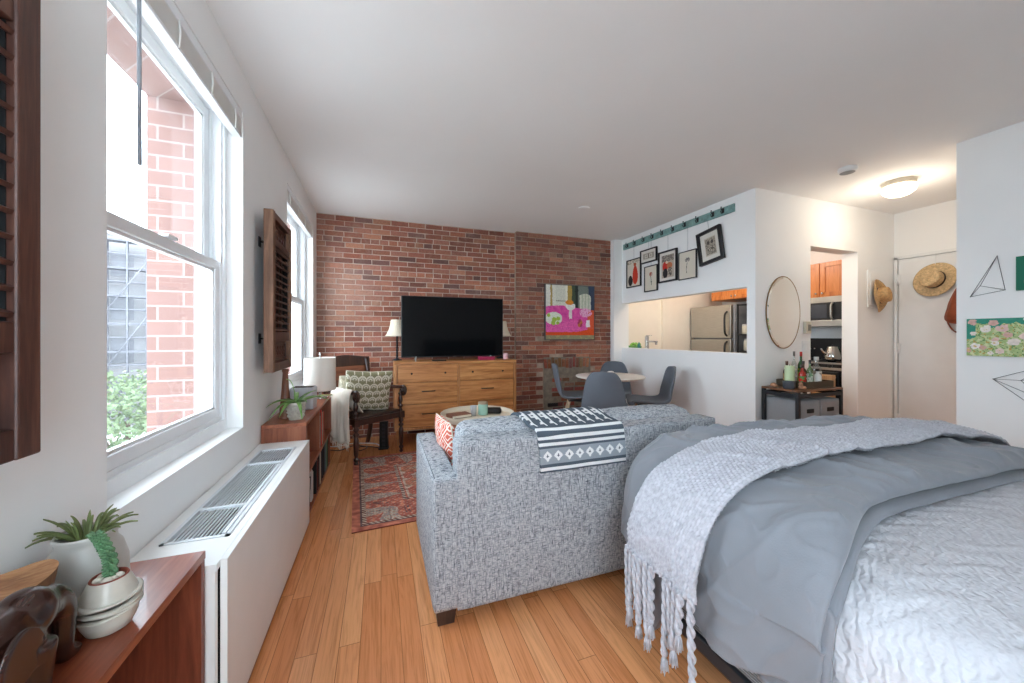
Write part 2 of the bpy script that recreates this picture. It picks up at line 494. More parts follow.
w = MB(); w.box(3.18, 3.325, 4.49, 4.72, 0, H)
struct(w.build('trim_1', m_wall))
w = MB(); slab_x(w, 3.325, 3.445, 2.465, 4.75, 0, H, [(2.551, 4.495, 1.029, 1.677)])
struct(w.build('wall_right', m_wall))
w = MB(); slab_y(w, 2.465, 2.61, 3.445, XR, 0, H, [(4.106, 4.876, 0, 2.114)])
struct(w.build('wall_entry', m_wall))
w = MB(); w.box(XR, XR + .12, YF, 4.85, 0, H)
struct(w.build('wall_far_right', m_wall))
m_kwall = plain('kitchen_paint', (240, 232, 218), .6, var=.01)
w = MB(); w.box(3.42, XR, 4.75, 4.85, 0, H); w.box(4.27, XR, 4.71, 4.76, 0, H)
struct(w.build('wall_kitchen', m_kwall))
w = MB(); w.box(3.94, 4.06, YF, 1.407, 0, H)
struct(w.build('wall_headboard', m_wall))
w = MB(); slab_y(w, YF - .12, YF, -.9, 4.06, 0, H, [(-.62, .42, .5, 2.45)])  # opening cut for the added rear window
struct(w.build('wall_rear', m_wall))
w = MB(); w.box(4.06, XR, .3, .4, 0, H)
struct(w.build('wall_hallway', m_wall))
b = MB(); b.box(XL, XL + .012, 2.59, 4.65, 0, .09); struct(b.build('baseboard_left', m_trim))
b = MB(); b.box(3.31, 3.325, 2.455, 4.49, 0, .09); struct(b.build('baseboard_right', m_trim))
b = MB(); b.box(3.31, 4.106, 2.452, 2.465, 0, .09); b.box(4.876, XR, 2.452, 2.465, 0, .09); struct(b.build('baseboard_entry', m_trim))

# entry door (in the far right wall)
d = bpy.data.objects.new('door_1', None); COL.objects.link(d); struct(d)
b = MB(); b.rbox(XR - .022, XR - .001, 1.54, 2.415, .01, 2.055, .002); b.build('door_leaf', m_trim, d)
b = MB(); b.box(XR - .028, XR, 2.425, 2.452, 0, 2.09); b.box(XR - .028, XR, 1.50, 2.452, 2.068, 2.10); b.build('door_frame', m_trim, d)
for z in (1.84, 1.06, .26):
    b = MB(); b.rbox(XR - .034, XR - .02, 2.40, 2.44, z - .055, z + .055, .003); b.tube([(XR - .036, 2.42, z - .06), (XR - .036, 2.42, z + .06)], .008, 8)
    b.build('hinge', m_trim, d)

# ------------------------------------------------------------------ windows
def window(name, y0, y1, z0, z1):
    o = bpy.data.objects.new(name, None); COL.objects.link(o); struct(o)
    xi, xo = -.76, -.88
    b = MB()
    b.box(xo, xi, y0, y0 + .035, z0, z1); b.box(xo, xi, y1 - .035, y1, z0, z1); b.box(xo, xi, y0 + .035, y1 - .035, z1 - .04, z1); b.box(xo, xi, y0 + .035, y1 - .035, z0, z0 + .055)
    for yy, s in ((y0 + .035, 1), (y1 - .035, -1)):                                    # sash tracks
        for xx in (-.775, -.815, -.86): b.box(xx - .006, xx + .004, min(yy, yy + s * .012), max(yy, yy + s * .012), z0 + .055, z1 - .04)
    b.box(-.79, -.772, y0 + .035, y1 - .035, z0 + .055, z0 + .075)
    b.build('window_frame', m_vinyl, o)
    zm = z0 + .845
    def sash(nm, x0, x1, a, c, rail):
        s = MB(); ya, yb = y0 + .045, y1 - .045; t = .05
        s.rbox(x0, x1, ya, ya + t, a, c, .004); s.rbox(x0, x1, yb - t, yb, a, c, .004)
        s.rbox(x0, x1, ya + t - .005, yb - t + .005, a, a + rail[0], .004); s.rbox(x0, x1, ya + t - .005, yb - t + .005, c - rail[1], c, .004)
        for (p, q) in ((ya + t, ya + t + .012), (yb - t - .012, yb - t)): s.box(x0 + .01, x1 - .008, p, q, a + rail[0], c - rail[1])
        s.box(x0 + .01, x1 - .008, ya + t, yb - t, a + rail[0], a + rail[0] + .012); s.box(x0 + .01, x1 - .008, ya + t, yb - t, c - rail[1] - .012, c - rail[1])
        so = s.build(nm, m_vinyl, o)
        g = MB(); xm = (x0 + x1) / 2 - .004; g.box(xm, xm + .004, ya + t, yb - t, a + rail[0], c - rail[1]); g.build('pane', m_glass, so)
        return so
    lo = sash('lower_sash', -.81, -.777, z0 + .06, zm + .02, (.06, .045))
    l = MB(); l.rbox(-.80, -.765, (y0 + y1) / 2 - .035, (y0 + y1) / 2 + .035, zm + .02, zm + .034, .004); l.build('sash_lock', m_vinyl, lo)
    sash('upper_sash', -.855, -.822, zm - .02, z1 - .045, (.045, .05))
    return o
for i, (a, b_, c, d_) in enumerate(OPEN): window('window_%d' % (i + 1), a, b_, c, d_)  # the last one is the added out-of-view daylight window
# rear window, added unseen behind the camera to bring in daylight
o = bpy.data.objects.new('window_4', None); COL.objects.link(o); struct(o)
b = MB(); x0, x1, z0, z1 = -.62, .42, .5, 2.45
b.box(x0, x0 + .05, YF - .1, YF - .03, z0, z1); b.box(x1 - .05, x1, YF - .1, YF - .03, z0, z1); b.box(x0, x1, YF - .1, YF - .03, z0, z0 + .06); b.box(x0, x1, YF - .1, YF - .03, z1 - .06, z1); b.box(x0, x1, YF - .1, YF - .03, 1.52, 1.57)
fr = b.build('window_frame', m_vinyl, o)
g = MB(); g.box(x0 + .05, x1 - .05, YF - .07, YF - .066, z0 + .06, z1 - .06); g.build('pane', m_glass, fr)

m_blind = plain('blind_slats', (232, 230, 226), .5, var=.02)
def blind(y0, y1, z, label, wand=True):
    t = thing('window_blind', label, 'blind', (-.715, (y0 + y1) / 2, z - .13), 0, 'raised window blinds')
    h = (y1 - y0) / 2 - .004
    b = MB(); b.rbox(-.022, .022, -h, h, .085, .127, .004); b.build('headrail', m_vinyl, t)
    b = MB()
    for i in range(16): b.box(-.02, .02, -h, h, .004 + i * .0051, .0065 + i * .0051)
    b.build('slat_stack', m_blind, t)
    b = MB(); b.rbox(-.02, .02, -h, h, -.012, .002, .003); b.build('bottom_rail', m_vinyl, t)
    for q in (-.8, -.27, .27, .8):
        b = MB(); b.tube([(.024, q * h, -.01), (.027, q * h, .04), (.024, q * h, .09)], .004, 6); b.build('ladder_cord', m_blind, t)
    if wand:
        b = MB(); yy = -h + .11
        b.tube([(.03, yy, .10), (.036, yy, .07), (.038, yy, -.55)], .0055, 8); b.build('tilt_wand', plain('wand_plastic', (150, 156, 164), .3), t)
    return t
blind(1.285, 2.308, 2.39, 'raised white blind with a hanging wand over the large near window')
blind(3.27, 4.43, 2.40, 'raised white blind over the far window by the brick wall', False)

# ------------------------------------------------------------------ the street outside
m_conc = plain('street_facade', (128, 126, 128), .9, var=.08, vs=.6)
m_scaf = plain('scaffold_tube', (92, 92, 98), .6)
m_win2 = plain('far_window', (98, 98, 104), .3)
st = MB(); st.box(-60, -1.3, -30, 60, -5.6, -5.5); struct(st.build('ground_street', plain('pale_paving', (186, 184, 180), .9)))
t = thing('scaffolded_building', 'pale building wrapped in scaffolding across the street', 'building', (-21, 34, -5.5), R(24))
b = MB(); b.box(-8, 10, 0, 8, 0, 14.5); b.box(-8.2, 10.2, -.2, .3, 14.2, 14.8); b.build('wall', m_conc, t)
for i in range(7):
    for j in range(4):
        q = MB(); q.box(-7 + i * 2.4, -5.8 + i * 2.4, -.05, .1, 1.5 + j * 3.2, 3.3 + j * 3.2); q.build('window', m_win2, t)
q = MB()
for i in range(19):
    for dy in (-1.5, -.5): q.tube([(-8.5 + i, dy, 0), (-8.5 + i, dy, 13.5)], .05, 5)
for j in range(14):
    for dy in (-1.5, -.5): q.tube([(-8.6, dy, .6 + j), (9.7, dy, .6 + j)], .04, 5)
for j in range(7): q.box(-8.5, 9.6, -1.5, -.5, 1.5 + 2 * j, 1.56 + 2 * j)
for i in range(8):
    s_ = i * 2.2 - 8.5
    for j in range(3): q.tube([(s_, -1.55, .5 + j * 4), (s_ + 2.2, -1.55, 4.5 + j * 4)], .04, 5)
q.build('scaffolding', m_scaf, t)
k = NT('street_leaves'); k.base(k.ramp(k.noise(k.coord(), 3, 4), [(.3, lin((62, 78, 54))), (.7, lin((102, 116, 84)))])); k.rough(.8); m_leafout = k.mat
m_bark = plain('bark', (70, 58, 48), .9)
def tree(label, x, y, h, rr, seed):
    r = random.Random(seed)
    t = thing('street_tree', label, 'tree', (x, y, -5.5), 0)
    b = MB(); b.tube([(0, 0, 0), (.1, 0, h * .4), (0, .1, h * .75)], [.16, .12, .05], 8)
    for i in range(6):
        a = r.uniform(0, 6.28); b.tube([(.05, 0, h * .4), (math.cos(a) * rr * .6, math.sin(a) * rr * .6, h * .75)], [.06, .02], 6)
    b.build('trunk', m_bark, t)
    b = MB()
    for i in range(6500):
        u = Vector((r.gauss(0, 1), r.gauss(0, 1), r.gauss(0, 1))).normalized() * rr * (r.random() ** .35)
        p = Vector((u.x, u.y, h * .68 + u.z * h * .34 / rr)) + Vector((nz(u.x, u.y, u.z, 1.3), nz(u.y, u.z, u.x, 1.3), 0)) * rr * .3
        d = Vector((r.gauss(0, 1), r.gauss(0, 1), r.gauss(0, 1))).normalized(); e = d.orthogonal().normalized(); s_ = r.uniform(.05, .10)
        n0 = len(b.v); b.v += [tuple(p - d * s_), tuple(p + e * s_ * .5), tuple(p + d * s_), tuple(p - e * s_ * .5)]
        b.face((n0, n0 + 1, n0 + 2, n0 + 3))
    b.build('foliage', m_leafout, t)
tree('round green street tree outside the near window', -7.0, 13.8, 5.6, 2.4, 4)
tree('smaller green street tree behind the first, by the scaffolding', -3.6, 10.2, 3.6, 1.2, 6)

# ------------------------------------------------------------------ radiator cover
def radiator():
    t = thing('radiator_cover', 'long white radiator cover with slatted grille under the near window', 'radiator cover', (-.69, 1.262, 0))
    D, L, h = .268, 1.32, .55
    b = MB(); b.rbox(D - .018, D, .022, L, .035, h, .0015); b.build('front_panel', m_rad, t)
    for q in (0, L - .018):
        b = MB(); b.box(.005, D - .022, q, q + .018, .0, h - .0205); b.build('side_panel', m_rad, t)
    b = MB(); y0, y1, x0, x1 = .165, 1.17, .045, .225
    b.box(.004, x0, .0, L, h - .02, h); b.box(x1, D - .0185, .0, L, h - .02, h); b.box(x0, x1, 0, y0, h - .02, h); b.box(x0, x1, y1, L, h - .02, h)
    top = b.build('top_panel', m_rad, t)
    b = MB()
    for (a, c, d, e) in ((x0, x0 + .012, y0, y1), (x1 - .012, x1, y0, y1), (x0, x1, y0, y0 + .012), (x0, x1, y1 - .012, y1)): b.box(a, c, d, e, h - .012, h + .004)
    for i in range(13):
        xx = x0 + .02 + i * .0118
        M = Matrix.Translation((xx, 0, h - .008)) @ Matrix.Rotation(R(28), 4, 'Y')
        b.box(-.0021, .0021, y0 + .012, y1 - .012, -.0085, .0085, M=M)
    for yy in (y0 + .24, y0 + .75): b.box(x0 + .01, x1 - .008, yy, yy + .014, h - .006, h + .0045)
    b.box(x1 - .026, x1 - .014, y0 + .02, y1 - .3, h - .004, h + .006)
    b.build('grille', m_metal_grille, t)
    b = MB(); b.box(.03, D - .03, .05, L - .05, .1, .47); b.build('heating_coil', m_dark, t)
    b = MB(); b.box(.01, D - .01, .03, L - .01, 0, .034); b.build('plinth', wood('plinth_wood', (120, 74, 44), (150, 96, 58), (166, 110, 70), 'y'), t)
radiator()

# ------------------------------------------------------------------ mahogany boxes along the window wall
m_mah_top = wood('mahogany_top', (108, 50, 30), (134, 66, 42), (156, 84, 58), 'y', 1., .28, .05, .2)
m_mah = wood('mahogany_side', (98, 46, 28), (118, 58, 38), (134, 70, 46), 'z', 1., .45, .05)
t = thing('low_shelf_unit', 'mahogany open shelf box in the lower left corner, carrying the elephant', 'shelf', (-.69, .3, 0))
b = MB(); b.rbox(.004, .228, 0, .952, .578, .60, .0015); b.build('top', m_mah_top, t)
b = MB(); b.rbox(.004, .226, .93, .952, .0, .577, .0015); b.build('side_panel', m_mah, t)
b = MB(); b.rbox(.004, .226, 0, .022, .0, .577, .0015); b.build('side_panel', m_mah, t)
b = MB(); b.rbox(.004, .226, .022, .93, .03, .052, .0015); b.build('bottom_board', m_mah, t)
b = MB(); b.box(.004, .014, .022, .93, .052, .577); b.build('back_panel', m_mah, t)

m_case = wood('bookcase_wood', (124, 66, 42), (150, 84, 56), (168, 102, 72), 'y', 1., .4, .05)
m_case_v = wood('bookcase_end', (126, 68, 46), (146, 84, 58), (160, 98, 70), 'z', 1., .42, .05)
t = thing('bookcase', 'low reddish wooden bookcase between the radiator cover and the armchair', 'bookcase', (-.69, 2.6, 0))
D = .25; L = 1.22
b = MB(); b.rbox(.004, D, 0, L, .633, .655, .0015); b.build('top', m_case, t)
for y in (0, .51, L - .022):
    b = MB(); b.rbox(.004, D - .001, y, y + .022, .325, .632, .0015); b.build('divider', m_case_v, t)
b = MB(); b.rbox(.004, D, 0, L, .30, .324, .0015); b.build('shelf', m_case, t)
for y in (0, L - .022):
    b = MB(); b.rbox(.004, D - .012, y, y + .022, .0, .299, .0015); b.build('side_panel', m_case_v, t)
b = MB(); b.rbox(.004, D - .012, .022, L - .022, .0, .02, .0015); b.build('bottom_board', m_case, t)
b = MB(); b.box(.004, .012, .022, L - .022, .02, .299); b.box(.004, .012, .022, L - .022, .325, .632); b.build('back_panel', m_case_v, t)

def book(y, th, h, d, z, c, label, grp, tilt=0., xf=-.447, page=True):
    t = thing('book', label, 'book', (xf, y, z), 0, grp)
    b = MB(); c = lin(c)
    b.rbox(-.004, 0, -th / 2, th / 2, 0, h, .001, 1, c=c)                 # spine
    b.box(-d, -.002, -th / 2, -th / 2 + .0025, 0, h, c=c); b.box(-d, -.002, th / 2 - .0025, th / 2, 0, h, c=c)
    b.build('cover', m_bookmat, t)
    b = MB(); b.box(-d + .004, -.004, -th / 2 + .003, th / 2 - .003, .004, h - .005); b.build('page_block', plain('book_pages', (226, 218, 200), .9) if 'book_pages' not in bpy.data.materials else bpy.data.materials['book_pages'], t)
    t.rotation_euler = (tilt, 0, 0)
    return t
UP = [('thin white book with pale spine', (225, 222, 215), .02, .25), ('dark maroon book', (70, 28, 30), .028, .27), ('bright red hardback', (188, 42, 36), .03, .285), ('second bright red hardback', (198, 52, 40), .03, .28),
      ('cream hardback', (220, 205, 180), .025, .26), ('dark brown hardback', (62, 42, 36), .035, .27), ('orange-red hardback', (206, 84, 50), .03, .25)]
y = 3.17
for i, (nm, c, th, h) in enumerate(UP):
    book(y + th / 2, th, h, .19, .325, c, nm + ' on the upper bookcase tier' + (', by the divider' if i == 0 else ''), 'books on the upper tier'); y += th + .003
LO = [('black hardback', (34, 34, 38), .035, .24), ('dark red hardback', (96, 34, 34), .03, .23), ('black and cream hardback', (48, 44, 44), .032, .255), ('pale cream hardback', (214, 206, 190), .03, .25), ('charcoal hardback', (40, 42, 46), .036, .26),
      ('navy hardback', (30, 38, 58), .034, .265), ('white-lettered black hardback', (26, 26, 28), .04, .262), ('blue-grey hardback', (92, 118, 134), .03, .255), ('tall sage green hardback', (112, 144, 122), .045, .272), ('dark green hardback', (52, 78, 62), .04, .27)]
y = 3.06
for i, (nm, c, th, h) in enumerate(LO):
    book(y + th / 2, th, h, .2, .0206, c, nm + ' on the bottom bookcase tier', 'books on the bottom tier', xf=-.455); y += th + .032
t = thing('file_box', 'upright pale grey file holder on the bottom bookcase tier', 'file holder', (-.465, 2.96, .0206))
b = MB(); b.prism([(-.2, 0), (0, 0), (0, .19), (-.03, .255), (-.2, .262)], -.035, .035, Matrix.Rotation(R(90), 4, 'X')); b.build('body', plain('pale_card', (206, 206, 206), .6), t)
b = MB(); b.box(-.19, -.01, -.03, .03, .2, .245); b.build('papers', plain('papers', (238, 236, 230), .8), t)
for i, (c, nm) in enumerate([((224, 120, 52), 'orange magazine'), ((196, 58, 44), 'red magazine'), ((64, 96, 138), 'blue magazine'), ((222, 218, 212), 'white magazine'), ((30, 30, 34), 'black magazine')]):
    th = .014; y = 2.70 + i * .034
    t = thing('magazine', nm + ' leaning at the near end of the bottom tier', 'magazine', (-.462, y, .0245), 0, 'leaning magazines')
    b = MB(); b.rbox(-.2, 0, 0, th, .0, .2, .001, 1, c=lin(c)); b.box(-.001, .0006, .002, th - .002, .03, .11, c=lin((230, 226, 215)))
    b.build('cover', m_bookmat, t)
    b = MB(); b.box(-.198, -.002, .002, th - .002, .2, .2012); b.build('page_block', bpy.data.materials['book_pages'], t)
    t.rotation_euler = (R(-9), 0, 0)

# things on the bookcase
def blade(mb, base, az, L, wd, rise, droop, n=8, m=0, fold=.25, twist=0.):
    """a strap leaf: leaves base in direction az, arching"""
    ca, sa = math.cos(az), math.sin(az); side = Vector((-sa, ca, 0)); pts = []
    for i in range(n + 1):
        s = i / n
        r_ = L * (s * math.cos(rise) + .0); z_ = L * (s * math.sin(rise)) - droop * L * s * s
        pts.append(Vector((base[0] + ca * r_, base[1] + sa * r_, base[2] + z_)))
    n0 = len(mb.v)
    for i, p in enumerate(pts):
        s = i / n; w_ = wd * (math.sin(PI * min(1., .18 + s * .82)) ** .7 if s < 1 else .02) * (1 if s < .5 else 1 - (s - .5) * .6)
        sd = side
        mb.v += [tuple(p - sd * w_ / 2 + Vector((0, 0, w_ * fold))), tuple(p), tuple(p + sd * w_ / 2 + Vector((0, 0, w_ * fold)))]
        mb.v += [tuple(p - sd * w_ / 2 * .9 + Vector((0, 0, w_ * fold - .0015))), tuple(p - Vector((0, 0, .003))), tuple(p + sd * w_ / 2 * .9 + Vector((0, 0, w_ * fold - .0015)))]
    for i in range(n):
        a = n0 + i * 6; b = a + 6
        for (p, q) in ((0, 1), (1, 2)): mb.face((a + p, a + q, b + q, b + p), m, None, True)
        for (p, q) in ((3, 4), (4, 5)): mb.face((a + q, a + p, b + p, b + q), m, None, True)
        mb.face((a, b, b + 3, a + 3), m, None, True); mb.face((a + 2, a + 5, b + 5, b + 2), m, None, True)
m_leaf = plain('orchid_leaf', (124, 168, 92), .4, var=.12, vs=20, spec=.4)
m_soil = plain('potting_soil', (58, 44, 34), .95, bump=.8, bs=90)
t = thing('potted_orchid', 'strappy green plant in a silver embossed pot on the bookcase', 'potted plant', (-.525, 2.735, .655))
m_silver = plain('hammered_silver', (206, 202, 192), .35, .35, var=.06, vs=40)
b = MB(); b.lathe([(0, 0), (.040, 0), (.040, 0), (.043, .01), (.052, .088), (.052, .088), (.056, .09), (.058, .112), (.055, .114), (.05, .112), (.048, .095), (0, .095)], 28)
for j in range(3):
    for i in range(14):
        a = 2 * PI * (i + .5 * (j % 2)) / 14; rr = .045 + j * .0028
        b.ball((rr * math.cos(a), rr * math.sin(a), .024 + j * .023), (.0065, .0065, .009), 6)
b.build('pot', m_silver, t)
b = MB(); b.lathe([(0, .1), (.047, .097)], 16); b.build('soil', m_soil, t)
b = MB()
for az, L_, wd, ri, dr in ((-20, .27, .028, 26, .22), (195, .2, .03, 35, .6), (160, .13, .03, 40, .5), (20, .24, .03, 35, .55), (60, .22, .026, 32, .25), (-70, .24, .026, 30, .8), (100, .26, .03, 36, .42), (-110, .2, .03, 30, .75), (-50, .16, .03, 40, .5), (230, .22, .026, 32, .85)):
    blade(b, (0, 0, .1), R(az), L_, wd, R(ri), dr)
b.build('leaves', m_leaf, t)
b = MB(); b.tube(catmull([(0, 0, .1), (-.02, .03, .2), (-.04, .03, .25), (-.06, .02, .262)], 6), .0025, 6); b.build('flower_stem', m_leaf, t)

t = thing('candlestick', 'tall tapering brown wooden candlestick on the bookcase against the wall', 'candlestick', (-.60, 2.80, .655))
b = MB(); b.lathe([(0, 0), (.044, 0), (.044, 0), (.044, .012), (.038, .018), (.034, .05), (.022, .2), (.016, .30), (.02, .31), (.02, .322), (.012, .325), (0, .325)], 20)
b.build('stem', wood('candlestick_wood', (84, 46, 30), (112, 64, 42), (132, 80, 54), 'z', 1., .35), t)
t = thing('planter_box', 'plain pale grey square planter behind the orchid', 'planter', (-.545, 3.10, .655), R(-6))
b = MB(); b.soft((0, 0, .082), (.078, .06, .082), .008, 8); b.box(-.068, .068, -.05, .05, .16, .1655, 1); b.build('body', [plain('pale_ceramic', (196, 198, 202), .35), m_soil], t)
t = thing('table_lamp', 'white drum shade lamp on the bookcase in front of the far window', 'lamp', (-.505, 3.60, .655))
b = MB(); b.lathe([(0, 0), (.06, 0), (.06, 0), (.06, .012), (.02, .02), (.012, .03), (.012, .06), (.018, .07), (.012, .08), (.009, .2), (0, .2)], 20); b.build('base', m_chrome, t)
b = MB(); b.lathe([(.127, .07), (.124, .355), (.124, .355), (.122, .355), (.125, .07), (.127, .07)], 36)
b.build('lamp_shade', plain('linen_shade', (236, 230, 220), .9, var=.02), t)
b = MB(); b.tube([(-.12, 0, .33), (.12, 0, .33)], .002, 6); b.tube([(0, -.12, .33), (0, .12, .33)], .002, 6); b.tube([(0, 0, .19), (0, 0, .37)], .004, 8); b.build('spider', m_chrome, t)
b = MB(); b.lathe([(0, .365), (.006, .37), (.01, .38), (.005, .39), (.007, .396), (0, .402)], 12); b.build('finial', m_chrome, t)

# ------------------------------------------------------------------ carved shutter panels on the window wall
m_old = wood('weathered_hardwood', (52, 30, 24), (74, 43, 34), (98, 62, 48), 'z', 1., .5, .25)
m_old_light = wood('worn_hardwood', (96, 66, 48), (122, 86, 64), (146, 108, 84), 'z', 1., .6, .25)
def carved(name_label, loc, near):
    """local: x out of the wall, y along it, z up"""
    t = thing('carved_panel', name_label, 'wall panel', loc, 0, 'antique carved lattice panels')
    W, Hh, T = .46, .955, .05
    mo = m_old if near else m_old_light
    fw = .048
    for (y0, y1) in ((0, fw), (W - fw, W)):
        b = MB(); b.rbox(0, T, y0, y1, 0, Hh, .004); b.build('stile', mo, t)
    for (z0, z1) in ((0, .055), (.185, .24), (.755, .79), (.915, Hh)):
        b = MB(); b.rbox(.003, T - .004, fw - .001, W - fw + .001, z0, z1, .003); b.build('rail', m_old, t)
    # carved insets
    for (z0, z1) in ((.055, .185), (.79, .915)):
        b = MB(); b.box(.008, .018, fw, W - fw, z0, z1)
        b.rbox(.018, .03, fw + .012, W - fw - .012, z0 + .012, z0 + .022, .002); b.rbox(.018, .03, fw + .012, W - fw - .012, z1 - .022, z1 - .012, .002)
        b.rbox(.018, .03, fw + .012, fw + .022, z0 + .012, z1 - .012, .002); b.rbox(.018, .03, W - fw - .022, W - fw - .012, z0 + .012, z1 - .012, .002)
        cy, cz = W / 2, (z0 + z1) / 2
        for q in range(5):
            yy = fw + .06 + q * (W - 2 * fw - .12) / 4
            b.tube([(.02 + .0, yy + .024 * math.cos(a / 10 * 2 * PI) * (1 - a / 26), cz + .03 * math.sin(a / 10 * 2 * PI) * (1 - a / 26)) for a in range(20)], .006, 6)
            b.ball((.022, yy, cz), (.008, .009, .011), 8)
        b.build('carved_inset', m_old, t)
    b = MB(); r_ = random.Random(3)
    n = 12
    for i in range(n):
        z = .258 + i * (.485) / (n - 1)
        M = Matrix.Translation((.030, 0, z)) @ Matrix.Rotation(R(26), 4, 'Y')
        b.box(-.016, .016, fw, W - fw, -.0045, .0045, M=M)
    for j in range(4):
        y = fw + (j + 1) * (W - 2 * fw) / 5
        b.rbox(.008, .018, y - .0045, y + .0045, .24, .755, .002)
        for i in range(1, n - 1, 4):
            b.ball((.038, y, .258 + (i + (j % 2)) * .485 / (n - 1)), (.01, .012, .016), 8)
    b.build('lattice', m_old, t)
    b = MB(); b.box(.0, .006, fw, W - fw, .24, .755); b.box(.006, .036, fw, fw + .003, .24, .755); b.box(.006, .036, W - fw - .003, W - fw, .24, .755); b.build('backing', m_dark, t)  # dark sheet and slot strips paint in the shade between the slats
    for z in (.2, .78):
        b = MB(); b.tube([(-.045, .1, z), (.002, .1, z)], .005, 8); b.box(-.046, -.042, .08, .12, z - .03, z + .03); b.build('wall_bracket', m_blackmetal, t)
    return t
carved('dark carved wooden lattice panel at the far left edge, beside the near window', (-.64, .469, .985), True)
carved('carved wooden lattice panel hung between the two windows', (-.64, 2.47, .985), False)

# ------------------------------------------------------------------ things on the near shelf
SH = .60
t = thing('stoneware_jar', 'large grey stoneware jar holding an air plant on the near shelf', 'jar', (-.607, 1.068, SH))
t.scale = (1.08, 1.08, 1.0)
m_stone = plain('grey_stoneware', (190, 188, 182), .35, var=.04, vs=7)
b = MB(); b.lathe([(0, 0), (.05, 0), (.058, .01), (.0615, .05), (.060, .1), (.052, .135), (.044, .148), (.043, .158), (.046, .168), (.044, .173), (.039, .17), (.037, .155), (.042, .13), (.045, .09), (0, .085)], 36); b.build('body', m_stone, t)
b = MB(); r = random.Random(5)
for i in range(44):
    az = r.uniform(R(-15), R(250)); blade(b, (.012 * math.cos(az), .012 * math.sin(az), .15), az, r.uniform(.06, .105), .0065, R(r.uniform(46, 82)), r.uniform(.25, .6), 7, fold=.35)
b.build('air_plant', plain('air_plant_leaf', (112, 124, 74), .5, var=.15, vs=14), t)
t = thing('succulent_pot', 'small grey ringed pot with a trailing succulent on the near shelf', 'potted plant', (-.525, .985, SH))
t.scale = (.84, .84, .87)
Mt = Matrix.Identity(4)
b = MB(); b.lathe([(0, 0), (.030, 0), (.040, .006), (.050, .028), (.054, .05), (.054, .05)], 36)
for i in range(5):
    k0 = len(b.v); z = .048 + i * .0078
    b.lathe([(.048, -.003), (.057, -.001), (.0595, .002), (.056, .005), (.048, .005)], 36)
    b.xf(Matrix.Translation((0, 0, z)) @ Matrix.Rotation(R((4, -3, 5, -2, 4)[i]), 4, 'X') @ Matrix.Rotation(R((-3, 5, 2, -4, 2)[i]), 4, 'Y'), k0)
b.lathe([(.052, .080), (.048, .092), (.040, .112), (.035, .122), (.035, .122)], 36)
b.lathe([(.035, .122), (.033, .125), (.030, .123), (.030, .108), (0, .106)], 36, m=1); b.build('pot', [plain('ringed_glaze', (190, 184, 172), .3, var=.07, vs=16), plain('terracotta_rim', (128, 58, 40), .6)], t)
b = MB()
for (x, y, s) in ((-.016, -.008, .012), (.004, -.016, .013), (.016, .004, .011), (-.006, .014, .012), (-.02, .01, .009), (.012, -.006, .009)): b.ball((x, y, .119), (s, s * .85, s * .7), 10)
b.build('pebbles', plain('white_pebble', (214, 206, 192), .7), t)
b = MB(); path = catmull([(0, 0, .115), (-.004, .01, .15), (-.014, .012, .18), (-.024, .012, .205), (-.03, .006, .222)], 7); r = random.Random(2)
b.tube(path, .003, 6)
for i, p in enumerate(path):
    for q in range(5):
        a = q * 2 * PI / 5 + i * .9; e = Vector((math.cos(a), math.sin(a), .35)).normalized()
        M = e.to_track_quat('Z', 'Y').to_matrix().to_4x4()
        c = Vector(p) + e * .008
        b.ball(tuple(c), (.0042, .0042, .0085), 7, M=M)
b.build('succulent_stem', plain('succulent_green', (96, 138, 98), .5, var=.12, vs=30), t)
t = thing('wooden_bowl', 'rough tan wooden bowl behind the dark elephant', 'bowl', (-.628, .905, SH))
b = MB(); b.grid(lambda u, v: ((.036 + .026 * v) * (1 + .06 * math.sin(3 * u * 2 * PI)) * math.cos(2 * PI * u), (.036 + .026 * v) * math.sin(2 * PI * u), .165 * v + .008 * math.sin(2 * PI * u * 2) * v), 40, 8, cu=True)
b.build('bowl_side', wood('bowl_bark', (96, 62, 42), (128, 88, 60), (150, 108, 78), 'z', 1., .7, .4), t)
b = MB(); b.grid(lambda u, v: ((.062 * v) * (1 + .06 * math.sin(3 * u * 2 * PI)) * math.cos(2 * PI * u), .062 * v * math.sin(2 * PI * u), .165 + .008 * math.sin(2 * PI * u * 2) * v - .012 * (1 - v * v)), 40, 6, cu=True)
b.build('cut_face', wood('cut_wood', (132, 88, 58), (170, 122, 84), (190, 146, 106), 'x', 1.4, .75, .3), t)

# elephant: one continuous carved body
t = thing('elephant_figurine', 'glossy dark wooden elephant figurine in the lower left corner', 'figurine', (-.548, .765, SH), R(0))
t.scale = (1.15, 1.3, 1.22)
m_ebony = wood('polished_rosewood', (26, 13, 11), (44, 23, 18), (64, 35, 26), 'y', 1.2, .27, .03, .2)
b = MB()   # faces +Y
b.ball((0, -.01, .098), (.043, .066, .046), 20)
b.ball((0, .045, .118), (.033, .036, .036), 18)
b.ball((0, .0, .125), (.03, .05, .025), 16)
b.ball((.0, .066, .112), (.024, .028, .030), 16)
tr = catmull([(0, .078, .118), (0, .099, .098), (0, .106, .07), (0, .104, .04), (0, .107, .018), (.002, .120, .010), (.003, .128, .016)], 6)
b.tube(tr, [.021 - .0115 * i / (len(tr) - 1) for i in range(len(tr))], 12)
for (x, y, dy) in ((-.026, .034, .012), (.026, .028, -.004), (-.026, -.052, -.008), (.026, -.046, .004)):
    b.tube([(x, y, .09), (x, y + dy * .4, .05), (x, y + dy, .012), (x, y + dy, 0)], [.022, .018, .0165, .019], 12)
body = b.build('body', m_ebony, t)
md = body.modifiers.new('fuse', 'REMESH'); md.mode = 'VOXEL'; md.voxel_size = .0035; md.use_smooth_shade = True
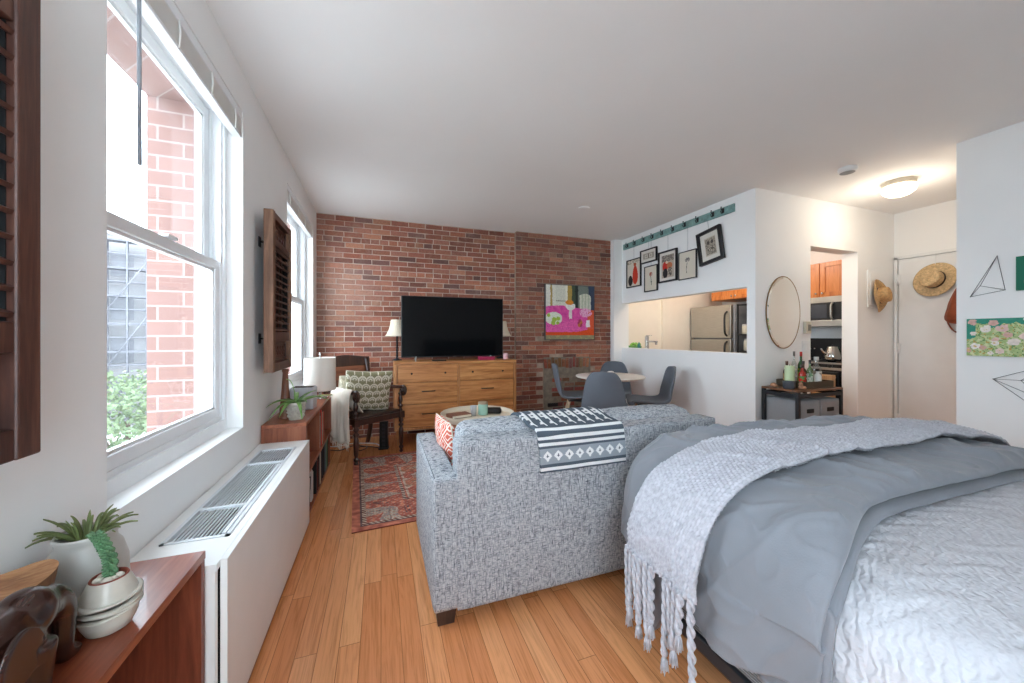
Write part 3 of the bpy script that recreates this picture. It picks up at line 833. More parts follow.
ms = body.modifiers.new('polish', 'SMOOTH'); ms.factor = .5; ms.iterations = 7
for s in (-1, 1):
    b = MB()
    def ear(u, v, s=s):
        a = u * 2 * PI; rr = v
        y = .026 - .034 * rr + rr * .034 * math.cos(a); z = .100 + rr * .034 * math.sin(a) * (1 + .2 * math.cos(a - 2.2)) - .006 * rr
        return (s * (.036 + .008 * rr * (.5 - .5 * math.cos(a))), y, z)
    b.grid(ear, 28, 6, cu=True)
    e = b.build('ear', m_ebony, t); q = e.modifiers.new('thick', 'SOLIDIFY'); q.thickness = .006; q.offset = 0
    q = e.modifiers.new('round', 'SUBSURF'); q.levels = 1; q.render_levels = 1
b = MB(); b.tube(catmull([(0, -.07, .115), (0, -.085, .09), (.004, -.084, .06), (.004, -.08, .045)], 5), .005, 8); b.build('tail', m_ebony, t)
b = MB(); b.box(-.001, .001, 0, .001, 0, .001)

# ------------------------------------------------------------------ dresser wall
m_dr = wood('mango_wood_x', (156, 98, 50), (190, 128, 72), (214, 156, 98), 'x', .8, .42, .06)
m_dr2 = wood('mango_wood_edge', (168, 108, 60), (190, 130, 78), (206, 148, 96), 'z', .8, .42, .06)
m_pull = plain('dark_bronze', (62, 48, 40), .4, .6)
t = thing('dresser', 'wide honey wood six-drawer dresser under the television', 'dresser', (.135, 4.12, 0))
W, Dp = 1.40, .46
b = MB(); b.rbox(0, W, 0, Dp, .888, .915, .002); b.build('top', m_dr, t)
for x in (0, W - .03):
    b = MB(); b.rbox(x, x + .03, 0, Dp, .17, .887, .002); b.build('side_panel', m_dr2, t)
b = MB(); b.box(.03, W - .03, .03, Dp - .004, .19, .887); b.rbox(.03, W - .03, .004, Dp - .01, .17, .195, .002); b.rbox(W / 2 - .011, W / 2 + .011, .006, .05, .195, .887, .002); b.build('carcass', m_dr2, t)
for c, (x0, x1) in enumerate(((.036, W / 2 - .014), (W / 2 + .014, W - .036))):
    for rr_, (z0, z1) in enumerate(((.694, .883), (.455, .686), (.2, .447))):
        b = MB(); b.rbox(x0, x1, .002, .026, z0, z1, .002)
        dw = b.build('drawer', wood('drawer_front_%d%d' % (c, rr_), *(((154, 94, 46), (190, 126, 70), (214, 156, 96)) if (c + rr_) % 2 else ((166, 102, 52), (194, 130, 74), (210, 150, 92))), 'x', .75 + .12 * c + .07 * rr_, .42, .06), t)
        zc = (z0 + z1) / 2
        if rr_ == 0:
            for q in (.22, .78):
                b = MB(); b.lathe([(.004, 0), (.004, .012), (.011, .016), (.011, .022), (0, .025)], 14, M=Matrix.Translation((x0 + q * (x1 - x0), .002, zc)) @ Matrix.Rotation(R(90), 4, 'X')); b.build('knob', m_pull, dw)
        else:
            xm = (x0 + x1) / 2; b = MB(); b.tube([(xm - .07, .002, zc + .02), (xm - .068, -.018, zc + .02), (xm + .068, -.018, zc + .02), (xm + .07, .002, zc + .02)], .006, 8); b.build('pull_handle', m_pull, dw)
for (x, y) in ((.05, .05), (W - .05, .05), (.05, Dp - .05), (W - .05, Dp - .05)):
    b = MB(); b.lathe([(.0, 0), (.014, 0), (.014, 0), (.024, .17), (0, .17)], 14, at=(x, y, 0)); b.build('leg', m_dr2, t)

t = thing('television', 'large black flat-screen television on the wooden dresser', 'television', (.82, 4.30, .915))
k = NT('tv_screen'); k.base(lin((6, 7, 9))); k.rough(.07); k.b.inputs['Specular IOR Level'].default_value = .22; m_screen = k.mat
b = MB(); b.rbox(-.605, .605, 0, .035, .038, .745, .004); b.build('bezel', m_black, t)
b = MB(); b.box(-.597, .597, -.0015, .002, .050, .737); b.build('screen', m_screen, t)
b = MB(); b.rbox(-.40, .40, .03, .075, .09, .45, .01); b.build('rear_housing', m_black, t)
b = MB(); b.box(-.018, .018, -.003, 0, .041, .047); b.build('maker_badge', m_chrome, t)
for s in (-1, 1):
    b = MB(); b.tube([(s * .44, .02, .05), (s * .455, -.09, .006), (s * .455, -.11, .006)], [.008, .008, .007], 8); b.tube([(s * .44, .02, .05), (s * .455, .11, .006)], .008, 8); b.build('stand_foot', m_satin, t)

m_shade = plain('cream_shade', (226, 212, 190), .9, var=.03)
def dlamp(label, loc):
    t = thing('buffet_lamp', label, 'lamp', loc, 0, 'pair of small lamps on the dresser')
    b = MB(); b.lathe([(0, 0), (.055, 0), (.055, 0), (.055, .008), (.04, .014), (.018, .022), (.01, .03), (0, .03)], 20); b.build('base', m_blackmetal, t)
    b = MB()
    for h_ in range(2): b.tube([(.007 * math.cos(a * .7 + h_ * PI), .007 * math.sin(a * .7 + h_ * PI), .03 + a * .0065) for a in range(40)], .007, 7)
    for z in (.05, .11, .17, .23): b.ball((0, 0, z), (.013, .013, .008), 10)
    b.build('twisted_stem', m_blackmetal, t)
    b = MB(); b.lathe([(.138, .285), (.122, .30), (.098, .35), (.08, .41), (.070, .475), (.070, .475), (.068, .475), (.078, .41), (.096, .35), (.12, .30), (.138, .285)], 32); b.build('lamp_shade', m_shade, t)
    b = MB(); b.tube([(-.066, 0, .465), (.066, 0, .465)], .002, 6); b.tube([(0, 0, .28), (0, 0, .485)], .004, 8); b.ball((0, 0, .49), .007, 8); b.build('finial', m_blackmetal, t)
dlamp('small cream-shaded lamp on the dresser, left of the television', (.178, 4.478, .915))
dlamp('small cream-shaded lamp on the dresser, half hidden right of the television', (1.455, 4.478, .915))
t = thing('jar_candle', 'small pink jar candle at the right end of the dresser', 'candle', (1.44, 4.24, .915))
b = MB(); b.lathe([(0, 0), (.03, 0), (.032, .006), (.032, .06), (.032, .06), (.028, .062), (.026, .075), (0, .078)], 20); b.build('jar', plain('pink_wax', (222, 178, 184), .4), t)
t = thing('storage_tin', 'flat magenta box on the dresser under the television', 'box', (1.19, 4.225, .915))
b = MB(); b.rbox(-.09, .09, -.06, .06, 0, .034, .004); b.build('tin_body', plain('magenta_card', (160, 30, 72), .5), t)
b = MB(); b.rbox(-.092, .092, -.062, .062, .026, .038, .003); b.build('lid', plain('magenta_lid', (176, 44, 86), .5), t)
t = thing('remote_control', 'slim dark remote lying on the dresser below the television', 'remote control', (.62, 4.17, .9155), R(6))
b = MB(); b.rbox(-.08, .08, -.02, .02, 0, .016, .005); b.build('case', m_black, t)
b = MB()
for i in range(6): b.rbox(-.06 + i * .02, -.05 + i * .02, -.006, .006, .0155, .018, .001)
b.build('buttons', plain('grey_rubber', (120, 120, 124), .6), t)
t = thing('power_tower', 'black upright power strip on the floor beside the dresser', 'power strip', (.03, 4.13, 0), R(-12))
b = MB(); b.rbox(-.042, .042, -.03, .03, .012, .29, .006); b.rbox(-.05, .05, -.045, .045, 0, .014, .004); b.build('case', m_black, t)
for i in range(6):
    b = MB(); b.rbox(-.016, .016, -.0325, -.029, .035 + i * .042, .06 + i * .042, .002); b.build('socket', plain('dark_grey_plastic', (52, 52, 56), .5) if i == 0 else bpy.data.materials['dark_grey_plastic'], t)
b = MB(); b.tube(catmull([(-.01, 4.15, .004), (-.10, 4.22, .005), (-.2, 4.26, .005), (-.26, 4.18, .005), (-.2, 4.12, .005), (-.14, 4.2, .011), (-.24, 4.32, .005), (-.32, 4.3, .005), (-.40, 4.2, .005), (-.5, 4.24, .005)], 8), .0045, 6)
tag(b.build('cable', m_black), 'black cable trailing on the floor under the armchair', 'cable')
b = MB(); b.tube(catmull([(.0, 4.2, .004), (-.06, 4.33, .004), (-.2, 4.40, .004), (-.32, 4.42, .004), (-.45, 4.36, .004), (-.55, 4.40, .004)], 8), .0045, 6)
tag(b.build('cable', plain('white_cable', (210, 208, 206), .5)), 'white cable along the foot of the brick wall', 'cable')

# ------------------------------------------------------------------ painting on the chimney breast
def ell(u, v, cx, cy, rx, ry): return ((u - cx) / rx) ** 2 + ((v - cy) / ry) ** 2 < 1
def still_life(u, v):
    n1 = nz(u * 14, v * 14, 3) ; n2 = nz(u * 40, v * 40, 8)
    uu = u + n1 * .012; vv = v + n2 * .008
    edge = .60 + .03 * math.sin(uu * 5)
    if vv < .075: c = (150, 142, 108) if n1 > -.15 else (172, 158, 110)
    elif vv < .135 + .06 * sst(.55, 1, uu): c = (226, 84, 32)
    elif vv < edge - .02 * uu:
        c = mixc((214, 70, 156), (230, 96, 170), .5 + n1)
        if vv < .35: c = mixc(c, (236, 110, 180), .5 + .5 * n2)
        if uu > .86: c = (220, 92, 60)
    else:
        if uu < .09: c = (226, 224, 212)
        elif uu < .13: c = (172, 146, 84)
        elif uu < .2: c = (222, 220, 206)
        elif uu < .40: c = (214, 214, 198) if vv > .72 or vv < .70 else (150, 150, 132)
        elif uu < .44: c = (232, 230, 214)
        elif uu < .53: c = (178, 150, 78)
        elif uu < .66: c = (70, 84, 66) if uu < .6 else (44, 52, 48)
        elif uu < .88: c = (120, 130, 122)
        else: c = (58, 70, 92)
        if .69 < uu < .93 and vv < .86 - .04 * ((uu - .81) / .12) ** 2: c = (214, 216, 200) if int(uu * 30) % 2 else (186, 194, 172)
    if ell(uu, vv, .16, .385, .175, .115): c = (226, 232, 214)
    for (a, b, rr) in ((.06, .44, .035), (.17, .36, .05), (.25, .38, .04), (.15, .30, .045), (.24, .30, .035)):
        if ell(uu, vv, a, b, rr, rr * .9): c = (166, 196, 76)
    if .475 < uu < .525 and .38 < vv < .6: c = (232, 224, 220)
    if ell(uu, vv, .5, .62, .10, .08) and vv < .66: c = (236, 232, 226)
    if ell(uu, vv, .48, .685, .085, .045): c = (226, 140, 44)
    if ell(uu, vv, .82, .50, .13, .085) and n2 > -.25: c = (232, 170, 206)
    if .83 < uu < .91 and .23 < vv < .36: c = (240, 236, 236)
    if ell(uu, vv, .70, .30, .055, .075): c = (196, 120, 60) if n1 > 0 else (176, 60, 96)
    return lin(tuple(q * (1 + .08 * n2) for q in c))
t = thing('canvas_painting', 'colourful still-life painting of a pink table on the brick chimney breast', 'painting', (2.495, 4.562, 1.155))
b = MB(); b.box(-.38, .38, -.03, .0, 0, .75); b.build('stretcher', plain('canvas_edge', (96, 92, 86), .8), t)
b = MB(); b.grid(lambda u, v: (-.38 + .76 * u, -.0315, .75 * v), 120, 120, cf=still_life, sm=False); b.build('canvas', m_print, t)
b = MB()
for (x0, x1, z0, z1) in ((-.388, -.38, -.008, .758), (.38, .388, -.008, .758), (-.38, .38, -.008, 0), (-.38, .38, .75, .758)): b.box(x0, x1, -.036, 0, z0, z1)
b.build('edge_frame', plain('pewter_frame', (92, 90, 90), .5, .4), t)

# ------------------------------------------------------------------ armchair
m_dkw = wood('dark_turned_wood', (34, 18, 14), (52, 28, 22), (70, 40, 30), 'z', 1., .3, .05, .3)
m_cane = wood('brown_leather_back', (96, 54, 36), (122, 72, 48), (140, 88, 62), 'x', 1., .5, .1)
AC = (-.157, 4.025, 0); arz = R(-145.6)
t = thing('armchair', 'dark turned-wood armchair with scroll arms between bookcase and dresser', 'armchair', AC, arz)
hw, fy, by = .25, .26, -.26
turn = [(0, 0), (.014, 0), (.02, .012), (.016, .025), (.013, .03), (.02, .045), (.024, .055), (.02, .065), (.014, .072), (.014, .078), (.02, .10), (.025, .2), (.023, .235), (.015, .26), (.015, .265), (.026, .28), (.026, .29), (.016, .30), (.014, .308), (.024, .322), (.026, .33), (.02, .345), (.022, .365), (0, .365)]
post = [(0, .40), (.022, .40), (.02, .42), (.013, .43), (.013, .437), (.023, .452), (.024, .462), (.014, .476), (.014, .482), (.021, .50), (.022, .53), (.014, .56), (.013, .566), (.022, .58), (.02, .592), (0, .60)]
for s in (-1, 1):
    b = MB(); b.lathe(turn, 16, at=(s * hw, fy, 0)); b.rbox(s * hw - .026, s * hw + .026, fy - .026, fy + .026, .355, .425, .003); b.build('leg', m_dkw, t)
    b = MB(); b.lathe(post, 16, at=(s * hw, fy - .01, .022)); b.build('arm_post', m_dkw, t)
    p = catmull([(s * (hw - .005), by - .07, 0), (s * (hw - .005), by - .015, .2), (s * (hw - .005), by, .42), (s * (hw - .005), by - .03, .66), (s * (hw - .005), by - .10, .96)], 6)
    b = MB()
    for i in range(len(p) - 1):
        pass
    b.tube(p, [.024] * len(p), 4, flat=1.2); b.build('leg', m_dkw, t)
    # arm: from the back stile sweeping forward to a scroll
    pts = [(s * (hw - .0), by - .03, .66), (s * (hw + .012), by + .15, .655), (s * (hw + .02), fy - .10, .665), (s * (hw + .012), fy + .0, .675)]
    sc = [(s * (hw + .01), fy + .01 + .052 * math.cos(a) * (1 - k_ * .045), .632 + .052 * math.sin(a) * (1 - k_ * .045)) for k_, a in enumerate([R(75 - 27 * j) for j in range(18)])]
    b = MB(); P_ = catmull(pts, 6) + sc
    b.tube(P_, [.017] * len(catmull(pts, 6)) + [.017 - .0005 * j for j in range(len(sc))], 10); b.ball((s * (hw + .01), fy + .01, .632), (.02, .02, .02), 10); b.build('arm', m_dkw, t)
b = MB(); b.rbox(-hw + .02, hw - .02, fy - .02, fy + .02, .365, .42, .004); b.rbox(-hw + .02, hw - .02, by - .0, by + .03, .37, .42, .004)
for s in (-1, 1): b.rbox(s * hw - .018, s * hw + .018, by, fy - .02, .37, .42, .004)
b.build('seat_rail', m_dkw, t)
b = MB(); b.soft((0, 0, .425), (hw + .005, .255, .018), .015, 10, (0, 0, .008)); b.build('seat', m_dkw, t)
b = MB(); b.grid(lambda u, v: ((u - .5) * 2 * (hw + .03), by - .095 - .02 * (1 - (2 * u - 1) ** 2) - .012 * v, .865 + .115 * v + .012 * math.cos((2 * u - 1) * PI) * v), 24, 6)
o = b.build('crest_rail', m_dkw, t); q = o.modifiers.new('thick', 'SOLIDIFY'); q.thickness = .036; q.offset = 0; q = o.modifiers.new('round', 'BEVEL'); q.width = .008; q.segments = 3
b = MB(); b.grid(lambda u, v: ((u - .5) * 2 * (hw - .035), by - .012 - .075 * v ** 1.5 - .012 * (1 - (2 * u - 1) ** 2), .47 + .40 * v), 16, 10)
o = b.build('back_panel', m_cane, t); q = o.modifiers.new('thick', 'SOLIDIFY'); q.thickness = .014
b = MB(); b.rbox(-hw + .02, hw - .02, by - .035, by - .002, .455, .50, .004); b.build('lower_back_rail', m_dkw, t)
Mc = Matrix.Translation(AC) @ Matrix.Rotation(arz, 4, 'Z')
# cushions
def scales(u, v):
    a = u * 6.0; b_ = v * 6.0
    row = math.floor(b_); x = a + .5 * (row % 2); fx = x - math.floor(x) - .5; fy_ = b_ - row
    d = math.hypot(fx, fy_ - .1)
    d2 = math.hypot(fx, fy_ - .1)
    w_ = abs(d - .46) < .09 or abs(d - .2) < .085 or (fy_ > .7 and abs(fx) < .06)
    return lin((226, 220, 202)) if w_ else lin((140, 134, 104))
def trellis(u, v):
    a, b_ = (u + v) * 3.2, (u - v) * 3.2
    fa, fb = abs(a - math.floor(a) - .5), abs(b_ - math.floor(b_) - .5)
    w_ = fa < .09 or fb < .09 or (abs(fa - .3) < .045 and fb > .12) and False
    d = math.hypot(a - math.floor(a) - .5 + .5 * 0, b_ - math.floor(b_) - .5)
    return lin((238, 226, 214)) if (fa > .43 or fb > .43 or abs(max(fa, fb) - .24) < .04) else lin((212, 104, 86))
m_pil = attr('cushion_print', .9, .3, 300, .06, .2)
def pillow(name, label, cat, M, hw_, th, pat, mat, grp=None, n=44):
    """flat square cushion in its local xz plane, thickness along y"""
    t = thing(name, label, cat, M.to_translation(), 0, grp); t.rotation_euler = M.to_euler()
    b = MB()
    for sgn in (-1, 1):
        def fn(u, v, s=sgn):
            a, c = 2 * u - 1, 2 * v - 1
            rx = 1 - .06 * (1 - abs(c) ** 1.0) * 1.0; rz_ = 1 - .06 * (1 - abs(a))
            pf = max(0, (1 - a ** 2) * (1 - c ** 2)) ** .42
            return (a * hw_ * rx, s * (th * pf + .002) + .0 , hw_ + c * hw_ * rz_ + .004 * nz(a * 3, c * 3, s))
        if sgn > 0: b.grid(lambda u, v: fn(1 - u, v), n, n, cf=(lambda u, v: pat(u, v)) if pat else None)
        else: b.grid(fn, n, n, cf=(lambda u, v: pat(u, v)) if pat else None)
    b.build('cushion_cover', mat, t)
    b = MB(); q = []
    for i in range(41):
        s = i / 10
        e = [(-1 + 2 * (s % 1), -1), (1, -1 + 2 * (s % 1)), (1 - 2 * (s % 1), 1), (-1, 1 - 2 * (s % 1))][int(s) % 4]
        q.append((e[0] * hw_ * (1 - .06 * (1 - abs(e[1]))), 0, hw_ + e[1] * hw_ * (1 - .06 * (1 - abs(e[0])))))
    b.tube(q, .004, 6, caps=False); b.build('piping', plain('piping_' + label[:6], (214, 206, 186), .9), t)
    return t
pillow('throw_pillow', 'olive and cream patterned pillow propped on the wooden armchair', 'pillow', Mc @ Matrix.Translation((.02, .05, .447)) @ Matrix.Rotation(R(-20), 4, 'X') @ Matrix.Rotation(R(-24), 4, 'Z') @ Matrix.Rotation(R(5), 4, 'Y'), .216, .085, scales, m_pil, None, 96)
pillow('throw_pillow', 'pale patterned pillow behind the olive one on the armchair', 'pillow', Mc @ Matrix.Translation((.06, -.12, .447)) @ Matrix.Rotation(R(-13), 4, 'X'), .185, .06, lambda u, v: mixc(scales(u, v), lin((222, 216, 200)), .6), m_pil, None, 60)
# cream blanket over the arm that faces the camera
m_cream = cloth('cream_blanket', (228, 216, 200), 120, .6, .05)
P_in = [(.15, -.03, .47), (.20, -.02, .55), (.232, 0, .64), (.262, 0, .70), (.302, .01, .68), (.318, .015, .60), (.322, .02, .48), (.325, .02, .34), (.32, .03, .22)]
def bl(u, v):
    p = Vector(catmull(P_in, 4)[min(32, int(round(v * 32)))])
    wv = .15 + .03 * v
    y = (u - .5) * 2 * wv + .07 + .03 * v
    f_ = sst(.4, 1, v)
    x = p.x + f_ * (.016 * math.sin(u * 19 + 2 * v) + .010 * math.sin(u * 37 + 4))
    z = p.z + (-.06 * f_ * nz(u * 3, 2.2)) + .004 * nz(u * 9, v * 9)
    return (x, y, z)
t = thing('cream_throw', 'cream blanket draped over the left arm of the wooden armchair', 'blanket', AC, arz)
b = MB(); b.grid(bl, 60, 32); o = b.build('cloth', m_cream, t); q = o.modifiers.new('thick', 'SOLIDIFY'); q.thickness = .010; q.offset = 1
b = MB()
for i in range(40):
    p = bl((i + .5) / 40, 1); b.tube([p, (p[0] + .003, p[1], p[2] - .03), (p[0] - .002, p[1] + .002, p[2] - .055)], [.0025, .002, .001], 5)
b.build('fringe', m_cream, t)

# ------------------------------------------------------------------ rug
def rugc(u, v):
    X, Y = u * 2.05, v * 1.46       # metres
    a, b_ = min(X, 2.05 - X), min(Y, 1.46 - Y); e = min(a, b_)
    t1 = nz(X * 26, Y * 26); t2 = nz(X * 9, Y * 9, 4)
    red, crm, nav, org, tan_ = (178, 92, 78), (198, 184, 168), (92, 76, 78), (192, 116, 92), (180, 148, 130)
    if e < .05: c = mixc(red, org, .5 + t1 * .6)
    elif e < .062: c = nav
    elif e < .085: c = crm if int((X + Y) * 60) % 2 else (110, 66, 60)
    elif e < .34:
        s_ = (Y if a < b_ else X); w_ = abs((((s_ + .02 * t2) / .235) % 1) - .5) * 2; d = (e - .085) / .255
        c = crm if w_ > .42 + .5 * d + .25 * t2 else red
        if c == crm and (t1 > .10 or w_ > .95): c = (136, 128, 126)
        if c == red and t1 > .22: c = org
        if c == red and abs(w_ - .1) < .05 and .2 < d < .6: c = nav
    elif e < .365: c = nav if int((X * 1.0 + Y) * 46) % 2 else crm
    elif e < .38: c = red
    elif e < .40: c = crm if t1 > -.2 else tan_
    else:
        gx, gy = (X - .4) / .25 , (Y - .4) / .165
        fx, fy_ = abs(gx - math.floor(gx) - .5), abs(gy - math.floor(gy) - .5); d = fx + fy_
        odd = (math.floor(gx) + math.floor(gy)) % 2
        c = org if odd else red
        if d < .10: c = crm
        elif d < .17: c = nav
        elif d < .30: c = (214, 170, 140) if odd else (196, 184, 170)
        elif d < .34: c = nav
        elif d > .82: c = crm if t1 > 0 else tan_
        if t2 > .32: c = mixc(c, crm, .6)
    s1 = math.sin(X * 150 + 4 * t2) * math.sin(Y * 150)
    if s1 > .55 and e > .085: c = mixc(c, crm if c in (red, org) else red, .55)
    if s1 < -.7 and e > .085: c = mixc(c, nav, .45)
    return lin(tuple(q * (1 + .25 * t1) for q in mixc(c, (186, 146, 126), .16)))
m_rug = attr('woven_rug', .95, .8, 320, .12, .1)
b = MB(); b.grid(lambda u, v: (2.05 * u, 1.46 * v, .008 + .0015 * nz(u * 9, v * 7)), 330, 236, cf=rugc, sm=False)
b.box(0, 2.05, 0, 1.46, .001, .0065, c=lin((120, 60, 50)))
o = b.build('area_rug', m_rug, loc=(-.168, 2.41, 0), rot=(0, 0, R(3.4))); tag(o, 'faded red oriental rug on the floor in front of the sofa', 'rug')

# ------------------------------------------------------------------ coffee table
m_cream_lac = plain('cream_lacquer', (226, 212, 190), .4, var=.03)
CT = (.86, 3.36, .0)
t = thing('coffee_table', 'round cream coffee table with raised rim beyond the sofa', 'coffee table', (CT[0], CT[1], .0105))
b = MB(); b.lathe([(0, .415), (.325, .415), (.335, .42), (.345, .47), (.345, .47), (.333, .47), (.33, .43), (.33, .43), (0, .43)], 56); b.build('table_top', m_cream_lac, t)
for i in range(3):
    a = i * 2 * PI / 3 + .5; b = MB(); b.tube([(.22 * math.cos(a), .22 * math.sin(a), .415), (.27 * math.cos(a), .27 * math.sin(a), 0)], [.02, .013], 12); b.build('leg', m_dr2, t)
z = .4405
t = thing('jar_candle', 'mint green jar candle with a lid on the coffee table', 'candle', (.93, 3.42, z))
b = MB(); b.lathe([(0, 0), (.044, 0), (.047, .006), (.047, .10), (.047, .10), (.043, .104), (0, .104)], 24); b.build('jar', plain('mint_glass', (164, 206, 192), .25), t)
b = MB(); b.lathe([(0, .104), (.046, .104), (.046, .104), (.047, .118), (.044, .122), (0, .123)], 24); b.build('lid', plain('wood_lid', (170, 148, 122), .5), t)
t = thing('tumbler', 'clear glass tumbler beside the mint candle on the coffee table', 'glass', (.83, 3.40, z))
b = MB(); b.lathe([(0, 0), (.026, 0), (.03, .095), (.03, .095), (.028, .095), (.024, .008), (0, .008)], 20); b.build('glass', plain('frosted_glass', (196, 198, 202), .2), t)
t = thing('book', 'brown book lying flat on the coffee table', 'book', (.69, 3.40, z), R(14))
b = MB(); b.rbox(-.1, .1, -.07, .07, 0, .004, .001); b.rbox(-.1, .1, -.07, .07, .026, .03, .001); b.rbox(-.1, -.096, -.07, .07, 0, .03, .001); b.build('cover', plain('brown_cover', (128, 84, 66), .5), t)
b = MB(); b.box(-.096, .097, -.066, .066, .004, .026); b.build('page_block', bpy.data.materials['book_pages'], t)
t = thing('sunglasses_case', 'black eyewear case lying beside the mint candle on the coffee table', 'case', (1.04, 3.44, z), R(-20))
b = MB(); b.soft((0, 0, .026), (.08, .035, .026), .02, 8); b.build('shell', m_black, t)
b = MB(); b.soft((-.5 * .0, 0, .052), (.07, .03, .006), .005, 6); b.build('lid', m_black, t)

# ------------------------------------------------------------------ sofa
k = NT('tweed'); v1 = k.coord('Object', (46, 46, 330)); v2 = k.coord('Object', (300, 300, 40)); v3 = k.coord('Object', (70, 70, 70))
n1 = k.noise(v1, 1., 2, .5); n2 = k.noise(v2, 1., 2, .5); n3 = k.noise(v3, 1., 3)
mx = k.math('MAXIMUM', n1, n2)
fac = k.math('ADD', k.math('MULTIPLY', mx, .8), k.math('MULTIPLY', n3, .2))
c = k.ramp(fac, [(.42, lin((196, 198, 201))), (.54, lin((162, 165, 170))), (.63, lin((112, 116, 123))), (.74, lin((74, 78, 86)))])
k.base(c); k.rough(.95); k.b.inputs['Specular IOR Level'].default_value = .15; k.bump(fac, .35, .002); m_tweed = k.mat
m_welt = cloth('dark_welt', (96, 100, 106))
t = thing('sofa', 'grey tweed two-seat sofa seen from behind, facing the television', 'sofa', (1.01, 1.5, 0))
HW = .81; Ds = .775
b = MB(); b.soft((0, .0585, .405), (.712, .06, .35), .010, 16, (0, .004, 0)); b.build('back', m_tweed, t)
for s in (-1, 1):
    b = MB(); b.soft((s * (HW - .054), Ds / 2, .34), (.054, Ds / 2, .275), .014, 14, (.004, .002, .004)); arm = b.build('arm', m_tweed, t)
    b = MB(); b.tube([(s * (HW - .008), .02, .613), (s * (HW - .008), Ds - .02, .613)], .0022, 6); b.tube([(s * (HW - .10), .02, .613), (s * (HW - .10), Ds - .02, .613)], .0022, 6); b.build('arm_piping', m_welt, arm)
b = MB(); b.soft((0, .42, .19), (.70, .35, .125), .015, 10); b.build('seat_base', m_tweed, t)
for s in (-1, 1):
    b = MB(); b.soft((s * .349, .44, .395), (.346, .33, .08), .04, 12, (0, .01, .025)); b.build('seat_cushion', m_tweed, t)
    b = MB(); M = Matrix.Rotation(R(9), 4, 'X')
    b.soft((s * .345, .215, .622), (.335, .085, .168), .055, 16, (.004, .03, .012), M, wob=.004); bc = b.build('back_cushion', m_tweed, t)
    b = MB(); pts = []
    for i in range(61):
        a = i / 60 * 2 * PI
        ca, sa = math.cos(a), math.sin(a)
        ex = .318 * math.copysign(abs(ca) ** .28, ca); ez = .152 * math.copysign(abs(sa) ** .28, sa)
        p = M @ Vector((ex, -.062, ez)); pts.append((p.x + s * .345, p.y + .215, p.z + .622))
    b.tube(pts, .005, 6, caps=False); b.build('piping', m_welt, bc)
m_leg = wood('espresso_wood', (46, 32, 26), (62, 44, 36), (74, 54, 44), 'z')
for (sx, y) in ((-1, .055), (1, .055), (-1, Ds - .055), (1, Ds - .055)):
    b = MB(); x = sx * (HW - .055); n0 = len(b.v)
    for (z, h_) in ((0, .034), (.068, .042)):
        ox = sx * (.0 if z else .0)
        b.v += [(x + ox - h_, y - h_, z), (x + ox + h_, y - h_, z), (x + ox + h_, y + h_, z), (x + ox - h_, y + h_, z)]
    for q in ((0, 3, 2, 1), (4, 5, 6, 7), (0, 1, 5, 4), (1, 2, 6, 5), (2, 3, 7, 6), (3, 0, 4, 7)): b.face([n0 + i for i in q])
    b.build('leg', m_leg, t)
M = Matrix.Translation((.375, 1.99, .475)) @ Matrix.Rotation(R(-84), 4, 'Z') @ Matrix.Rotation(R(12), 4, 'X')
pillow('throw_pillow', 'coral and white trellis pillow in the left corner of the sofa', 'pillow', M, .142, .05, trellis, m_pil, None, 80)

# blanket over the sofa back, its woven pattern built from a stitch chart
BW, BH = 108, 84
def chart(i, j):
    """i across 0..BW, j from the hem upwards 0..BH"""
    wht, blu, gry = (226, 228, 228), (84, 94, 104), (150, 158, 166)
    if j < 2: return blu
    if j < 5: return wht
    if j < 8: return blu
    if j < 24:
        x = (i - 2) % 13 - 6; y = j - 16
        d = abs(x) + abs(y)
        if abs(x) <= 1 and abs(y) <= 1: return blu if (x, y) == (0, 0) or abs(x) + abs(y) < 2 else wht
        if d <= 5 and not (abs(x) == abs(y) and abs(x) > 3): return wht
        return gry
    if j < 27: return blu
    if j < 30: return wht
    if j < 33: return blu
    if j < 37: return wht
    if j < 40: return blu
    if j < 43: return wht
    if j < 48: return blu
    x = (i + 3) % 12; y = (j - 48) % 40
    if x in (8, 9): return wht
    if 5 <= y < 8 and x >= 4 and x < 8: return wht
    if 8 <= y < 11 and x in (6, 7): return wht
    if 17 <= y < 21 and x in (5, 6, 7): return wht
    if 21 <= y < 31 and 1 <= x < 8: return blu if (3 <= x < 6 and 24 <= y < 28) else wht
    if 31 <= y < 34 and x in (6, 7): return wht
    return blu
bp = catmull([(0, -.012, .592), (0, -.013, .66), (0, -.013, .72), (0, -.010, .763), (0, .02, .775), (0, .07, .782), (0, .11, .794), (0, .17, .806), (0, .23, .803), (0, .28, .775), (0, .31, .71)], 12)
bl_len = [0.]
for i in range(1, len(bp)): bl_len.append(bl_len[-1] + (Vector(bp[i]) - Vector(bp[i - 1])).length)
def at_len(P, Ls, s):
    for i in range(1, len(P)):
        if Ls[i] >= s or i == len(P) - 1:
            f_ = (s - Ls[i - 1]) / max(1e-9, Ls[i] - Ls[i - 1]); return Vector(P[i - 1]).lerp(Vector(P[i]), f_)
def blk(u, v):
    p = at_len(bp, bl_len, v * bl_len[-1])
    x = .665 + .45 * u - .048 * v + .004 * math.sin(v * 9)
    off = .003 * nz(u * 4, v * 5)
    return (x - 1.01, p.y + (off if v < .3 else 0) - .001, p.z + (off * 1.5 if v > .3 else 0) - .010 * (1 - u) * (1 - sst(.0, .3, v)) * 0)
t = thing('patterned_throw', 'blue-grey and white geometric knit throw over the sofa back', 'blanket', (1.01, 1.5, 0))
b = MB(); b.grid(blk, BW * 2, 150, cf=lambda u, v: lin(chart(int(u * BW), int(v * bl_len[-1] / .0044))), sm=True)
